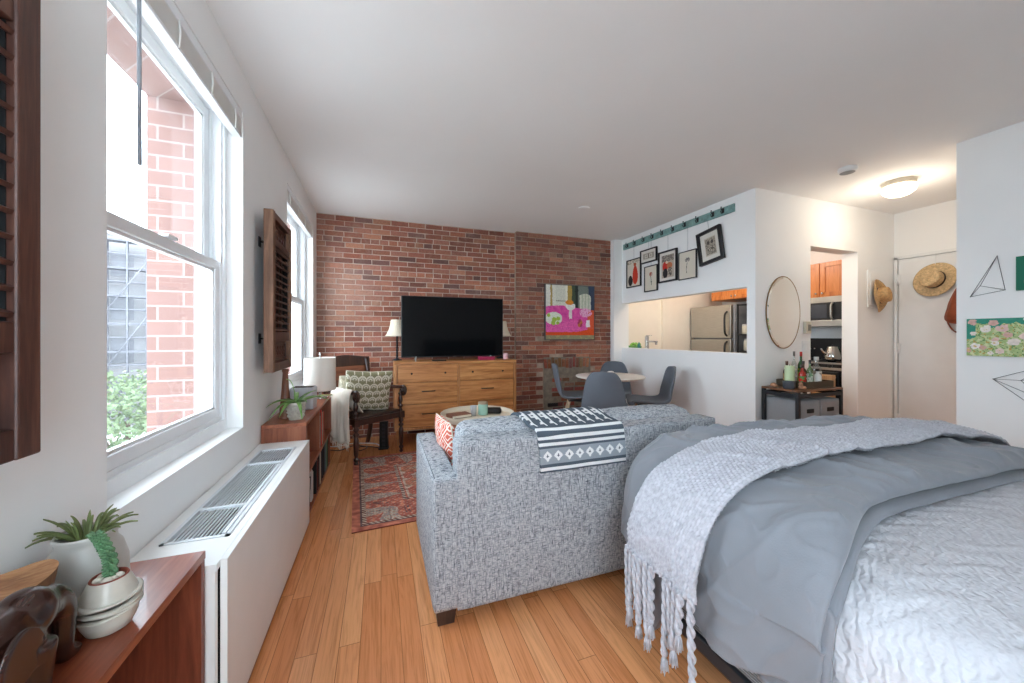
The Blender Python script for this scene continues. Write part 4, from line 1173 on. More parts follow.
o = b.build('knit_panel', attr('patterned_knit', .95, .7, 420, .10, .1), t); q = o.modifiers.new('thick', 'SOLIDIFY'); q.thickness = .012; q.offset = 1

# ------------------------------------------------------------------ dining set
m_felt = cloth('charcoal_felt', (104, 109, 117), 340, .35, .05, .95, .1)
m_pale = wood('pale_beech', (190, 160, 124), (208, 180, 146), (222, 198, 166), 'z', 1., .5)
def dchair():
    t = thing('dining_chair', '', 'chair', (0, 0, 0), 0, 'grey dining chairs at the round table')
    prof = [(.215, .415), (.215, .452), (.12, .456), (.0, .446), (-.10, .445), (-.165, .47), (-.205, .535), (-.232, .62), (-.252, .71), (-.268, .80), (-.276, .862)]
    wid = [.185, .20, .222, .230, .230, .224, .216, .203, .183, .152, .085]
    p2 = catmull(prof, 3); w2 = catmull([(q,) for q in wid], 3)
    def fn(u, v):
        i = int(round(v * (len(p2) - 1))); (y, z), w_ = p2[i], w2[i][0]; a = 2 * u - 1
        bk = sst(.45, .7, v)
        cu = a * a
        zz = z + (1 - bk) * .035 * cu - (.03 * abs(a) ** 3 if v > .97 else 0)
        return (a * w_, y + bk * .05 * cu - (1 - sst(0, .12, v)) * .03 * cu, zz)
    b = MB(); b.grid(fn, 10, len(p2) - 1); o = b.build('seat_shell', m_felt, t)
    q = o.modifiers.new('thick', 'SOLIDIFY'); q.thickness = .03; q.offset = 0; q = o.modifiers.new('round', 'SUBSURF'); q.levels = 1; q.render_levels = 2
    for (sx, sy) in ((1, 1), (-1, 1), (1, -1), (-1, -1)):
        b = MB(); b.tube([(sx * .11, sy * .09 + .02, .43), (sx * .215, sy * .20 + .01, 0)], [.014, .009], 10); b.build('leg', m_pale, t)
    b = MB(); b.rbox(-.13, .13, -.09, .13, .415, .43, .004); b.build('mount_plate', m_blackmetal, t)
    return t
TB = (2.45, 3.53)
c0 = dchair()
def face_to(x, y):
    dx, dy = TB[0] - x, TB[1] - y; return math.atan2(-dx, dy)
spots = [((2.155, 3.185), (.62, .78), 'grey dining chair with its back to the sofa, nearest of the four'), ((2.25, 3.96), (.9, -.44), 'grey dining chair on the left of the round table, by the fireplace'),
         ((2.87, 3.38), (-.88, .47), 'grey dining chair on the right of the round table, by the white half wall'), ((2.80, 3.97), (-.62, -.78), 'grey dining chair behind the round table, in the far corner')]
for i, ((x, y), (fx, fy_), lb) in enumerate(spots):
    rz = math.atan2(-fx, fy_)
    if i == 0: c0.location = (x, y, 0); c0.rotation_euler = (0, 0, rz); c0['label'] = lb
    else: dup(c0, lb, (x, y, 0), rz)
t = thing('dining_table', 'round white dining table ringed by four grey chairs', 'table', (*TB, 0))
b = MB(); b.lathe([(0, .715), (.30, .715), (.375, .732), (.385, .74), (.385, .745), (.38, .75), (0, .75)], 56); b.build('table_top', plain('white_laminate', (228, 220, 210), .35, var=.01), t)
m_oakleg = wood('oak_leg', (150, 96, 60), (174, 118, 78), (190, 138, 98), 'z')
for i in range(4):
    a = R(45 + 90 * i + 20); b = MB(); b.tube([(.11 * math.cos(a), .11 * math.sin(a), .715), (.085 * math.cos(a), .085 * math.sin(a), 0)], [.022, .016], 12); b.build('leg', m_oakleg, t)
b = MB(); b.rbox(-.14, .14, -.14, .14, .70, .715, .003); b.build('apron', m_oakleg, t)
t = thing('napkin_holder', 'small white holder standing on the round dining table', 'holder', (2.38, 3.42, .75), R(25))
b = MB(); b.soft((0, 0, .03), (.042, .025, .03), .012, 8); b.build('body', plain('white_glaze', (238, 236, 232), .3), t)
b = MB(); b.soft((0, 0, .052), (.032, .012, .012), .006, 6); b.build('napkins', plain('paper_napkin', (244, 242, 238), .9), t)

# ------------------------------------------------------------------ peg rail and hanging pictures on the half wall
XW = 3.325
m_teal = plain('distressed_teal', (124, 160, 156), .6, var=.12, vs=24, bump=.2, bs=60)
t = thing('peg_rail', 'long teal wooden rail with iron hooks near the ceiling on the white wall', 'rail', (XW, 2.672, 2.441))
b = MB(); b.rbox(-.022, -.001, 0, 1.765, 0, .08, .003); b.build('board', m_teal, t)
HK = [.12, .24, .44, .62, .80, .98, 1.15, 1.32, 1.50, 1.66]
for y in HK:
    b = MB(); b.tube(catmull([(-.024, y, .055), (-.045, y, .05), (-.052, y, .065), (-.05, y, .075)], 4), .004, 6); b.tube(catmull([(-.024, y, .04), (-.036, y, .018), (-.05, y, .018), (-.054, y, .034)], 4), .004, 6)
    b.rbox(-.026, -.022, y - .014, y + .014, .02, .068, .002); b.ball((-.05, y, .077), .007, 8); b.ball((-.054, y, .037), .006, 8); b.build('hook', m_blackmetal, t)
m_frameblk = plain('black_frame', (26, 26, 30), .4)
m_mat_board = plain('mat_board', (222, 218, 210), .8, var=.01)
m_string = plain('hanging_wire', (150, 156, 160), .5)
def prn(kind):
    def f_(u, v):
        n = nz(u * 22, v * 22, kind * 3.1); c = (216, 208, 192)
        if kind == 0:     # red gown and a black cat-like shape
            if ell(u, v, .62, .42, .24 - .1 * v, .36) and v < .78: c = (206, 62, 40)
            if ell(u, v, .6, .82, .1, .07): c = (190, 92, 60)
            if ell(u, v, .25, .22, .17, .2): c = (42, 36, 34)
            if v > .86 and n > .1: c = (150, 140, 120)
        elif kind == 1:
            c = (206, 198, 186)
            for (a, b_) in ((.3, .5), (.7, .5)):
                if .02 < max(abs(u - a) - .14, abs(v - b_) - .28) < .08: c = (130, 118, 106)
                if max(abs(u - a) - .06, abs(v - b_) - .12) < 0: c = (160, 146, 130)
        elif kind == 2:   # single flower
            if abs(u - .5 - .05 * math.sin(v * 6)) < .022 and .22 < v < .62: c = (100, 110, 90)
            if ell(u, v, .5, .68, .13, .08) and n > -.3: c = (170, 92, 74)
            if ell(u, v, .54, .36, .07, .03): c = (90, 100, 84)
        elif kind == 3:   # busy poster
            c = (186, 172, 156)
            if v > .72: c = (110, 104, 98) if n > -.1 else (170, 160, 148)
            if ell(u, v, .3, .5, .22, .22): c = (196, 50, 42)
            if ell(u, v, .65, .52, .22, .14): c = (186, 112, 76)
            if ell(u, v, .3, .2, .2, .22): c = (40, 36, 40)
            if ell(u, v, .7, .25, .16, .2) and n > -.2: c = (92, 82, 78)
            if ell(u, v, .42, .68, .1, .06): c = (226, 206, 180)
        elif kind == 4:
            if abs(u - .5 + .06 * math.sin(v * 5)) < .02 and .2 < v < .6: c = (120, 122, 112)
            if ell(u, v, .5, .7, .14, .09) and abs(n) < .35: c = (124, 118, 116)
        else:
            c = (196, 186, 170)
            if abs(u - .5) < .44 and abs(v - .5) < .44: c = (120, 112, 104) if n > .05 else (176, 166, 150)
            for a in (.32, .68):
                if ell(u, v, a, .72, .13, .1): c = (84, 78, 72)
            if ell(u, v, .5, .36, .3, .16): c = (98, 90, 82) if n > -.1 else (190, 180, 164)
        return lin(c)
    return f_
def wframe(label, y, z, w_, h_, dep, fw, mw, kind, roll=0., hooky=None):
    """centre at (y,z) on the half wall; local +u runs towards the camera (-y)"""
    t = thing('hanging_picture', label, 'picture', (XW - .012, y, z), 0, 'pictures hung from the peg rail')
    t.rotation_euler = (R(roll), 0, 0)
    b = MB()
    for (a0, a1, c0, c1) in ((-w_ / 2, -w_ / 2 + fw, -h_ / 2, h_ / 2), (w_ / 2 - fw, w_ / 2, -h_ / 2, h_ / 2), (-w_ / 2 + fw, w_ / 2 - fw, -h_ / 2, -h_ / 2 + fw), (-w_ / 2 + fw, w_ / 2 - fw, h_ / 2 - fw, h_ / 2)):
        b.rbox(-dep, 0, a0, a1, c0, c1, .002)
    b.build('picture_frame', m_frameblk, t)
    b = MB(); b.box(-.010, -.006, -w_ / 2 + fw, w_ / 2 - fw, -h_ / 2 + fw, h_ / 2 - fw); b.build('mat_board', m_mat_board, t)
    pw, ph = w_ / 2 - fw - mw, h_ / 2 - fw - mw
    b = MB(); b.grid(lambda u, v: (-.0108, pw * (1 - 2 * u), ph * (2 * v - 1)), 40, 50, cf=prn(kind), sm=False); b.build('print', m_print, t)
    b = MB(); top = 2.452 - z
    hy = (hooky if hooky is not None else y) - y
    b.tube([(-.006, hy - .03 if False else hy, top - .0), (-.006, 0, h_ / 2 - .004)], .0016, 5); b.build('hanging_wire', m_string, t)
    return t
from math import atan
def PX(u, v):   # where a sight line through the photo meets the half wall, used once to read off the picture sizes
    a = (u - 512) / 365; b_ = (336 - v) / 365; d = (a * math.cos(psi) + math.sin(psi), -a * math.sin(psi) + math.cos(psi), b_); s = XW / d[0]
    return d[1] * s, 1.2 + d[2] * s
def quad(TL, TR, BR, BL):
    q = [PX(*p) for p in (TL, TR, BR, BL)]
    w_ = (math.dist(q[0], q[1]) + math.dist(q[3], q[2])) / 2; h_ = (math.dist(q[0], q[3]) + math.dist(q[1], q[2])) / 2
    cy = sum(p[0] for p in q) / 4; cz = sum(p[1] for p in q) / 4
    roll = math.degrees(math.atan2(q[1][1] - q[0][1], -(q[1][0] - q[0][0])) * .5 + math.atan2(q[0][0] - q[3][0], q[0][1] - q[3][1]) * .5)
    return cy, cz, w_, h_, roll
FR = [((627.3, 260.5), (641.2, 258.3), (643.4, 285.3), (628.8, 288.4), 'black-framed print of a red-gowned figure, leftmost on the peg rail', .02, .014, .0, 0),
      ((641.7, 251.2), (657.5, 247.1), (659.2, 260.8), (642, 264.1), 'small landscape black-framed sketch hung above a narrow flower print', .022, .016, .03, 1),
      ((645.2, 267.3), (658.4, 264.4), (659.5, 290), (646.6, 292.5), 'narrow black-framed reddish flower print, lowest on the peg rail', .02, .012, .0, 2),
      ((659.2, 253.4), (677.8, 248.3), (679.7, 279.8), (661, 283.4), 'black-framed poster print with red and black figures', .026, .018, .035, 3),
      ((679.3, 253), (697.3, 249.3), (699, 277.3), (681.2, 280.5), 'thin black-framed print of a single grey flower', .018, .010, .0, 4),
      ((697.3, 235.1), (721.3, 226), (728, 258.3), (703.7, 265.4), 'thick black-framed picture hanging tilted, rightmost on the peg rail', .035, .032, .05, 5)]
for (a, b_, c, d_, lb, dep, fw, mw, kd) in FR:
    cy, cz, w_, h_, roll = quad(a, b_, c, d_)
    wframe(lb, cy, cz, w_, h_, dep, fw, mw, kd, -roll if kd == 5 else 0.)

# ------------------------------------------------------------------ kitchen
t = thing('counter', 'white counter behind the pass-through opening', 'counter', (3.43, 2.75, 0))
b = MB(); b.box(.03, .55, 0, 1.95, .1, .87); b.build('base_cabinet', plain('white_cabinet', (222, 218, 210), .4), t)
b = MB(); b.rbox(0.02, .58, -.02, 1.97, .872, .91, .004); b.build('worktop', plain('pale_worktop', (206, 200, 190), .3, var=.05, vs=40), t)
t = thing('kitchen_faucet', 'square chrome faucet rising behind the pass-through sill', 'faucet', (3.56, 4.24, .91))
b = MB(); b.rbox(-.02, .02, -.02, .02, 0, .29, .004); b.build('column', m_chrome, t)
b = MB(); b.rbox(-.014, .014, -.2, .0, .20, .225, .004); b.rbox(-.012, .012, -.2, -.175, .17, .205, .003); b.build('spout', m_chrome, t)
b = MB(); b.rbox(-.008, .008, -.09, .012, .292, .302, .002); b.build('lever', m_chrome, t)
t = thing('sill_caddy', 'green sponge caddy at the left end of the pass-through sill', 'caddy', (3.53, 4.47, .91))
b = MB(); b.rbox(-.05, .05, -.1, .1, 0, .15, .008); b.build('tray', plain('green_plastic', (116, 168, 92), .5), t)
b = MB()
r = random.Random(4)
for i in range(16): b.ball((r.uniform(-.04, .04), r.uniform(-.09, .09), .155 + r.uniform(0, .02)), r.uniform(.016, .026), 8)
b.build('scrubbers', plain('lime_mesh', (142, 186, 84), .7, var=.2, vs=40), t)
b = MB(); b.lathe([(0, .1), (.022, .1), (.024, .20), (.012, .215), (.008, .24), (0, .24)], 14, at=(.0, -.10, -.04)); b.build('soap_bottle', plain('teal_plastic', (60, 140, 132), .3), t)
t = thing('refrigerator', 'stainless steel top-freezer refrigerator seen through the pass-through', 'refrigerator', (4.80, 3.92, 0))
b = MB(); b.rbox(.06, .72, 0, .74, .02, 1.66, .006); b.build('cabinet', plain('fridge_grey', (150, 152, 158), .5), t)
b = MB(); b.rbox(0, .056, .012, .74, 1.165, 1.66, .008); b.build('freezer_door', m_steel, t)
b = MB(); b.rbox(0, .056, .012, .74, .04, 1.15, .008); b.build('main_door', m_steel, t)
for (z0, z1) in ((1.2, 1.56), (.70, 1.12)):
    b = MB(); b.tube(catmull([(0, .075, z0), (-.045, .072, z0 + .05), (-.055, .07, (z0 + z1) / 2), (-.045, .072, z1 - .05), (0, .075, z1)], 6), .014, 10); b.build('door_handle', m_black, t)
m_orange = wood('orange_maple', (178, 98, 42), (204, 122, 58), (216, 138, 74), 'z', 1., .35)
def cab(label, y0, y1, z0, z1, x0, nd):
    t = thing('wall_cabinet', label, 'cabinet', (x0, y0, z0), 0, 'kitchen wall cabinets')
    b = MB(); b.rbox(.02, XR - x0 - .004, 0, y1 - y0, 0, z1 - z0, .002); b.build('carcass', m_orange, t)
    wd = (y1 - y0) / nd
    for i in range(nd):
        b = MB(); a, c = i * wd + .004, (i + 1) * wd - .004
        b.rbox(0, .02, a, a + .055, .004, z1 - z0 - .004, .002); b.rbox(0, .02, c - .055, c, .004, z1 - z0 - .004, .002); b.rbox(0, .02, a + .055, c - .055, .004, .06, .002); b.rbox(0, .02, a + .055, c - .055, z1 - z0 - .06, z1 - z0 - .004, .002); b.box(.009, .018, a + .05, c - .05, .05, z1 - z0 - .05)
        d = b.build('door', m_orange, t)
        b = MB(); yy = c - .03 if i % 2 == 0 else a + .03; b.ball((-.014, yy, .05), .013, 10); b.tube([(-.012, yy, .05), (.004, yy, .05)], .005, 8); b.build('knob', m_chrome, d)
cab('orange wooden cabinet above the refrigerator', 3.66, 4.46, 1.76, 2.2, 5.02, 2)
cab('orange wooden cabinet above the microwave', 2.64, 3.40, 1.685, 2.12, 5.2, 2)
t = thing('microwave', 'stainless over-range microwave seen through the kitchen doorway', 'microwave', (5.13, 2.64, 1.32))
b = MB(); b.rbox(.02, .41, 0, .76, 0, .36, .004); b.build('case', m_steel, t)
b = MB(); b.rbox(0, .02, 0, .76, .0, .075, .003); b.rbox(0, .02, 0, .76, .29, .36, .003); b.rbox(0, .02, .0, .76, .075, .29, .003, m=1); b.rbox(-.004, .0, .26, .70, .10, .265, .002, m=2); b.build('door', [m_steel, m_black, plain('microwave_glass', (70, 74, 80), .15)], t)
b = MB(); b.tube(catmull([(0, .20, .08), (-.03, .20, .11), (-.035, .20, .18), (-.03, .20, .25), (0, .20, .285)], 5), .011, 8); b.build('handle', m_steel, t)
t = thing('stove', 'black and steel gas stove seen through the kitchen doorway', 'stove', (4.93, 2.64, 0))
b = MB(); b.rbox(.02, .61, 0, .76, .02, .885, .004); b.build('body', m_black, t)
b = MB(); b.rbox(.55, .61, 0, .76, .885, 1.17, .006); b.build('backguard', m_black, t)
b = MB(); b.box(.547, .551, .15, .25, 1.08, 1.12); b.build('clock_display', emit('green_display', (60, 200, 90), .7), t)
b = MB()
for yy in (.06, .11, .16, .60, .65, .70): b.lathe([(0, 0), (.014, 0), (.014, .01), (0, .012)], 10, M=Matrix.Translation((.55, yy, 1.03)) @ Matrix.Rotation(R(-90), 4, 'Y'))
b.build('touch_buttons', m_chrome, t)
b = MB(); b.rbox(-.0, .03, 0, .76, .80, .83, .003); b.rbox(.0, .02, .0, .76, .87, .888, .003); b.build('front_trim', m_steel, t)
for yy in (.12, .3, .46, .64):
    b = MB(); b.lathe([(0, 0), (.022, 0), (.02, .025), (0, .027)], 14, M=Matrix.Translation((.02, yy, .85)) @ Matrix.Rotation(R(-90), 4, 'Y')); b.build('knob', m_black, t)
b = MB(); b.rbox(-.002, .02, .03, .73, .2, .78, .006); dr_ = b.build('oven_door', m_black, t)
b = MB(); b.tube([(-.002, .06, .72), (-.04, .08, .72), (-.04, .68, .72), (-.002, .70, .72)], .011, 8); b.build('handle', m_steel, dr_)
b = MB()
for (x, y) in ((.17, .19), (.17, .57), (.42, .19), (.42, .57)):
    b.lathe([(.0, .888), (.04, .888), (.04, .9), (0, .9)], 14, at=(x, y, 0))
    for a in range(4): b.box(-.1, .1, -.005, .005, .905, .915, M=Matrix.Translation((x, y, 0)) @ Matrix.Rotation(a * PI / 4, 4, 'Z'))
b.build('burner_grates', m_blackmetal, t)
t = thing('kettle', 'shiny steel kettle on the stove', 'kettle', (5.06, 2.80, .9155))
b = MB(); b.lathe([(0, 0), (.075, 0), (.082, .01), (.078, .06), (.06, .12), (.05, .15), (.05, .15), (.046, .158), (.012, .165), (0, .166)], 28); b.build('body', m_chrome, t)
b = MB(); b.tube(catmull([(-.065, .03, .07), (-.10, .045, .10), (-.115, .055, .135)], 5), [.014] * 5 + [.010] * 6, 10); b.build('spout', m_chrome, t)
b = MB(); b.tube(catmull([(.05, -.02, .14), (.09, -.035, .13), (.095, -.04, .07), (.075, -.03, .03)], 5), .008, 8); b.build('handle', m_black, t)
b = MB(); b.ball((0, 0, .172), .01, 10); b.build('lid_knob', m_black, t)
t = thing('wooden_crate', 'light wooden crate with a hand hole, in the kitchen doorway behind the bar cart', 'crate', (4.56, 2.66, 0))
m_crate = wood('crate_pine', (164, 124, 84), (190, 150, 106), (204, 168, 126), 'z', 1., .6)
b = MB(); b.rbox(0, .3, 0, .26, .72, .755, .003); b.rbox(.0, .02, .02, .24, .40, .47, .003); b.rbox(.0, .02, .0, .06, .0, .72, .003); b.rbox(.0, .02, .20, .26, .0, .72, .003); b.build('front_frame', m_crate, t)
b = MB(); b.rbox(.02, .3, 0, .018, .0, .72, .003); b.rbox(.02, .3, .242, .26, 0, .72, .003); b.build('side_panel', m_crate, t)
b = MB(); b.box(.26, .28, .018, .242, .0, .72); b.build('back_panel', m_crate, t)
t = thing('pantry_rack', 'black kitchen rack beside the refrigerator, holding jars', 'rack', (4.84, 3.44, 0))
b = MB()
for (x, y) in ((.01, .01), (.01, .42), (.42, .01), (.42, .42)): b.rbox(x - .01, x + .01, y - .01, y + .01, 0, 1.66, .002)
b.build('uprights', m_blackmetal, t)
for z in (.3, .7, .975, 1.21, 1.64):
    b = MB(); b.rbox(0, .43, 0, .43, z, z + .015, .002); b.build('shelf', m_blackmetal, t)
b = MB(); b.box(.435, .45, 0, .43, 0, 1.66); b.build('back_panel', wood('dark_cherry', (70, 26, 20), (92, 36, 28), (110, 48, 36), 'z'), t)
JR = [('tall clear jar of grains', (4.93, 3.80, 1.2255), .05, .14, (196, 188, 170)), ('white lidded jar', (4.93, 3.69, 1.2255), .05, .16, (222, 216, 206)), ('round jar with a red lid', (4.94, 3.57, 1.2255), .05, .20, (198, 160, 140)),
      ('wide green-glazed jar', (4.94, 3.61, .9905), .06, .17, (168, 184, 150)), ('clear jar with a metal clasp', (4.93, 3.77, .9905), .05, .17, (196, 194, 182))]
for i, (nm, p, rr_, h_, c) in enumerate(JR):
    t = thing('storage_jar', nm + ' on the ' + ('upper' if i < 3 else 'lower') + ' shelf of the black kitchen rack', 'jar', p, 0, 'jars on the kitchen rack')
    b = MB(); b.lathe([(0, 0), (rr_ * .92, 0), (rr_, .01), (rr_, h_ * .75), (rr_ * .85, h_ * .85), (0, h_ * .85)], 18); b.build('body', plain('jar_%d' % i, c, .25), t)
    b = MB(); b.lathe([(0, h_ * .85), (rr_ * .88, h_ * .85), (rr_ * .88, h_), (0, h_ * 1.01)], 18); b.build('lid', plain('jar_lid_%d' % i, (186, 60, 44) if i == 2 else (200, 200, 196), .4), t)

# ------------------------------------------------------------------ entry wall
t = thing('oval_mirror', 'oval wall mirror with a slanted glass rim on the entry wall above the bar cart', 'mirror', (3.695, 2.465, 1.43))
k = NT('mirror_silver'); k.base((.92, .92, .9)); k.rough(.01); k.b.inputs['Metallic'].default_value = 1; m_mir = k.mat
rx, rz_ = .238, .352
MM = Matrix.Rotation(R(90), 4, 'X')
def oval(mb, prof, sxm=0):
    mb.lathe(prof, 64, M=MM, sx=1., sy=rz_ / rx)
b = MB(); oval(b, [(0, .016), (rx - .018, .016), (rx - .018, .016), (rx - .004, .011)]); b.build('mirror_glass', m_mir, t)
b = MB(); oval(b, [(0, .001), (rx, .001), (rx, .001), (rx + .001, .012), (rx + .001, .012), (rx - .004, .0125), (rx - .004, .0105)]); b.build('backing', plain('brass_edge', (150, 120, 80), .35, .7), t)
t = thing('thermostat', 'small beige thermostat on the entry wall right of the mirror', 'thermostat', (4.035, 2.464, 1.285))
b = MB(); b.rbox(-.042, .042, -.026, 0, -.06, .06, .005); b.build('case', plain('beige_plastic', (196, 188, 170), .5), t)
b = MB(); b.rbox(-.008, .034, -.029, -.024, -.03, .03, .002); b.build('display', plain('grey_lcd', (112, 108, 96), .4), t)
t = thing('light_switch', 'white double light switch below the thermostat', 'switch', (4.03, 2.464, 1.09))
b = MB(); b.rbox(-.055, .055, -.007, 0, -.06, .06, .003); b.build('plate', m_trim, t)
for x in (-.024, .024):
    b = MB(); b.rbox(x - .015, x + .015, -.012, -.006, -.032, .032, .002); b.build('rocker', m_trim, t)
t = thing('wall_outlet', 'white wall outlet above the bar cart bottles', 'outlet', (3.965, 2.464, .94))
b = MB(); b.rbox(-.036, .036, -.007, 0, -.058, .058, .003); b.build('plate', m_trim, t)
for z in (-.022, .022):
    b = MB(); b.rbox(-.017, .017, -.010, -.006, z - .015, z + .015, .003); b.box(-.008, -.005, -.0105, -.0095, z - .005, z + .007, m=1); b.box(.005, .008, -.0105, -.0095, z - .005, z + .007, m=1); b.build('receptacle', [m_trim, m_dark], t)
t = thing('breaker_panel', 'white painted breaker panel door on the entry wall by the hat', 'panel', (5.235, 2.464, 1.72))
b = MB(); b.rbox(-.20, .20, -.012, 0, -.205, .205, .003); b.build('frame', m_wall, t)
b = MB(); b.rbox(-.17, .17, -.017, -.010, -.175, .175, .003); b.rbox(.13, .15, -.022, -.015, -.03, .03, .002); b.build('door', m_wall, t)

m_straw = plain('straw', (206, 178, 136), .85, var=.14, vs=60, bump=.7, bs=180)
m_straw2 = plain('tan_straw', (194, 156, 108), .85, var=.14, vs=60, bump=.7, bs=180)
m_band = plain('hat_band', (44, 28, 28), .7)
def hat(label, M, brim, crown_r, crown_h, mat, curl):
    t = thing('straw_hat', label, 'hat', M.to_translation()); t.rotation_euler = M.to_euler()
    n = 48
    def br(u, v):
        a = 2 * PI * u; rr_ = crown_r * .98 + (brim - crown_r) * v
        return (rr_ * math.cos(a) * .94, rr_ * math.sin(a) * 1.06, .004 + curl * v ** 1.6 * (math.cos(a) ** 2 + .5 * max(0, math.sin(a)) ** 2) - .008 * v * v * (math.sin(a) ** 2))
    b = MB(); b.grid(br, n, 8, cu=True); o = b.build('brim', mat, t); q = o.modifiers.new('thick', 'SOLIDIFY'); q.thickness = .004; q.offset = 0
    def cr(u, v):
        a = 2 * PI * u
        s = min(1., v / .62); top = sst(.55, 1, v)
        rr_ = crown_r * (1 - .10 * s) * (1 - top * .999) if v > .62 else crown_r * (1 - .10 * s)
        if v > .62: rr_ = crown_r * .90 * math.cos((v - .62) / .38 * PI / 2)
        z = crown_h * (s * .86 if v <= .62 else .86 + .14 * math.sin((v - .62) / .38 * PI / 2))
        x, y = rr_ * math.cos(a) * .94, rr_ * math.sin(a) * 1.06
        dent = math.exp(-(x / (crown_r * .35)) ** 2) * sst(.62, .9, v) * .028 * (1 - (y / (crown_r * 1.2)) ** 2)
        pin = math.exp(-((y - crown_r * .6) / .045) ** 2) * sst(.3, .62, v) * .12
        return (x * (1 - pin), y, z - dent)
    b = MB(); b.grid(cr, n, 22, cu=True); b.build('crown', mat, t)
    b = MB(); b.lathe([(crown_r * 1.008, .006), (crown_r * .985, crown_h * .27)], n, sx=.94, sy=1.06); b.ball((crown_r * .95, 0, crown_h * .13), (.008, .02, .014), 8); b.build('hat_band', m_band, t)
    return t
hat('wide straw hat with dark band hanging on the white entry door', Matrix.Translation((XR - .045, 2.12, 1.795)) @ Matrix.Rotation(R(-90 + 4), 4, 'Y') @ Matrix.Rotation(R(62), 4, 'Z'), .172, .086, .125, m_straw, .008)
h2 = hat('tan straw hat with upturned brim hanging on the entry wall near the door', Matrix.Translation((5.13, 2.425, 1.64)) @ Matrix.Rotation(R(84), 4, 'X') @ Matrix.Rotation(R(10), 4, 'Y') @ Matrix.Rotation(R(12), 4, 'Z'), .172, .082, .12, m_straw2, .055)
b = MB(); b.soft((0, 0, 0), (.03, .02, .002), .002, 4); 
t = thing('door_hook', 'thin white over-door hook holding the wide straw hat', 'hook', (XR - .026, 2.12, 2.06))
b = MB(); b.tube(catmull([(.0, 0, .006), (-.006, 0, .0), (-.008, 0, -.12), (-.008, 0, -.24), (-.014, 0, -.262), (-.026, 0, -.25)], 5), .0035, 6); b.build('wire', m_trim, t)
t = thing('leather_backpack', 'brown leather backpack hanging on the entry door, cut by the white wall', 'backpack', (XR - .03, 1.865, 1.33))
m_lea = plain('brown_leather', (142, 70, 40), .5, var=.12, vs=12, bump=.2, bs=60)
b = MB(); b.soft((-.075, 0, .18), (.07, .14, .18), .05, 12, (.03, .01, .01))
b.v = [(x, y * (1.08 - .95 * max(0, z - .06) ** 1.1 / .36 ** 1.1 * .75), z) for (x, y, z) in b.v]; b.build('bag_body', m_lea, t)
b = MB(); b.soft((-.115, 0, .275), (.05, .075, .075), .04, 10, (.02, 0, .01)); b.build('flap', m_lea, t)
for s in (-1, 1):
    b = MB(); b.tube(catmull([(-.05, s * .03, .42), (-.10, s * .06, .36), (-.10, s * .125, .18), (-.06, s * .145, .02), (-.03, s * .12, -.07), (-.03, s * .08, -.10)], 6), .012, 8, flat=.35); b.build('strap', m_lea, t)
b = MB(); b.tube(catmull([(-.05, -.04, .32), (-.045, 0, .43), (-.05, .04, .32)], 8), .009, 8); b.build('carry_loop', m_lea, t)

# bar cart
t = thing('bar_cart', 'black metal bar cart with wooden top in the corner by the doorway', 'bar cart', (3.37, 2.115, 0))
CW, CD, CH = .60, .325, .712
m_top = wood('walnut_top', (92, 58, 36), (118, 78, 50), (138, 98, 66), 'x', 1., .4)
for (x, y) in ((0, 0), (CW - .028, 0), (0, CD - .028), (CW - .028, CD - .028)):
    b = MB(); b.rbox(x, x + .028, y, y + .028, 0, CH, .002); b.build('leg', m_blackmetal, t)
for z in (CH - .03, .04):
    b = MB(); b.rbox(.028, CW - .028, 0, .022, z - .02, z + .012, .002); b.rbox(.028, CW - .028, CD - .022, CD, z - .02, z + .012, .002); b.rbox(0, .022, .028, CD - .028, z - .02, z + .012, .002); b.rbox(CW - .022, CW, .028, CD - .028, z - .02, z + .012, .002)
    if z < .1: b.box(.02, CW - .02, .02, CD - .02, .03, .045)
    b.build('side_rail', m_blackmetal, t)
b = MB(); b.rbox(.0, CW, .0, CD, CH, CH + .018, .002); b.build('cart_top', m_top, t)
m_bin = cloth('grey_felt_bin', (142, 142, 144), 200, .4, .06)
for i, (x0, x1) in enumerate(((.034, .295), (.305, .566))):
    t = thing('storage_bin', 'grey fabric storage bin in the bar cart, ' + ('on the near left side' if i == 0 else 'on the right by the doorway'), 'bin', (3.37, 2.115, .0535), 0, 'fabric bins in the bar cart')
    b = MB(); b.soft(((x0 + x1) / 2, CD / 2 + .002, .29), ((x1 - x0) / 2, CD / 2 - .006, .29), .012, 10); b.build('bin_body', m_bin, t)
    b = MB(); xm = (x0 + x1) / 2; b.soft((xm, .0075, .49), (.046, .004, .018), .0035, 6); b.build('hand_hole', m_dark, t)
zt = .7305
def P0(x, y): return (3.37 + x, 2.115 + y, zt)
t = thing('serving_tray', 'dark bronze rimmed tray of bottles on the bar cart', 'tray', P0(.33, .175))
b = MB(); b.rbox(-.15, .22, -.13, .14, 0, .008, .003); b.build('tray_floor', plain('bronze_tray', (78, 66, 50), .45, .4), t)
b = MB()
for (x0, x1, y0, y1) in ((-.15, .22, -.13, -.122), (-.15, .22, .132, .14), (-.15, -.142, -.122, .132), (.212, .22, -.122, .132)): b.rbox(x0, x1, y0, y1, .008, .06, .002)
b.build('rim', bpy.data.materials['bronze_tray'], t)
zb_ = .009
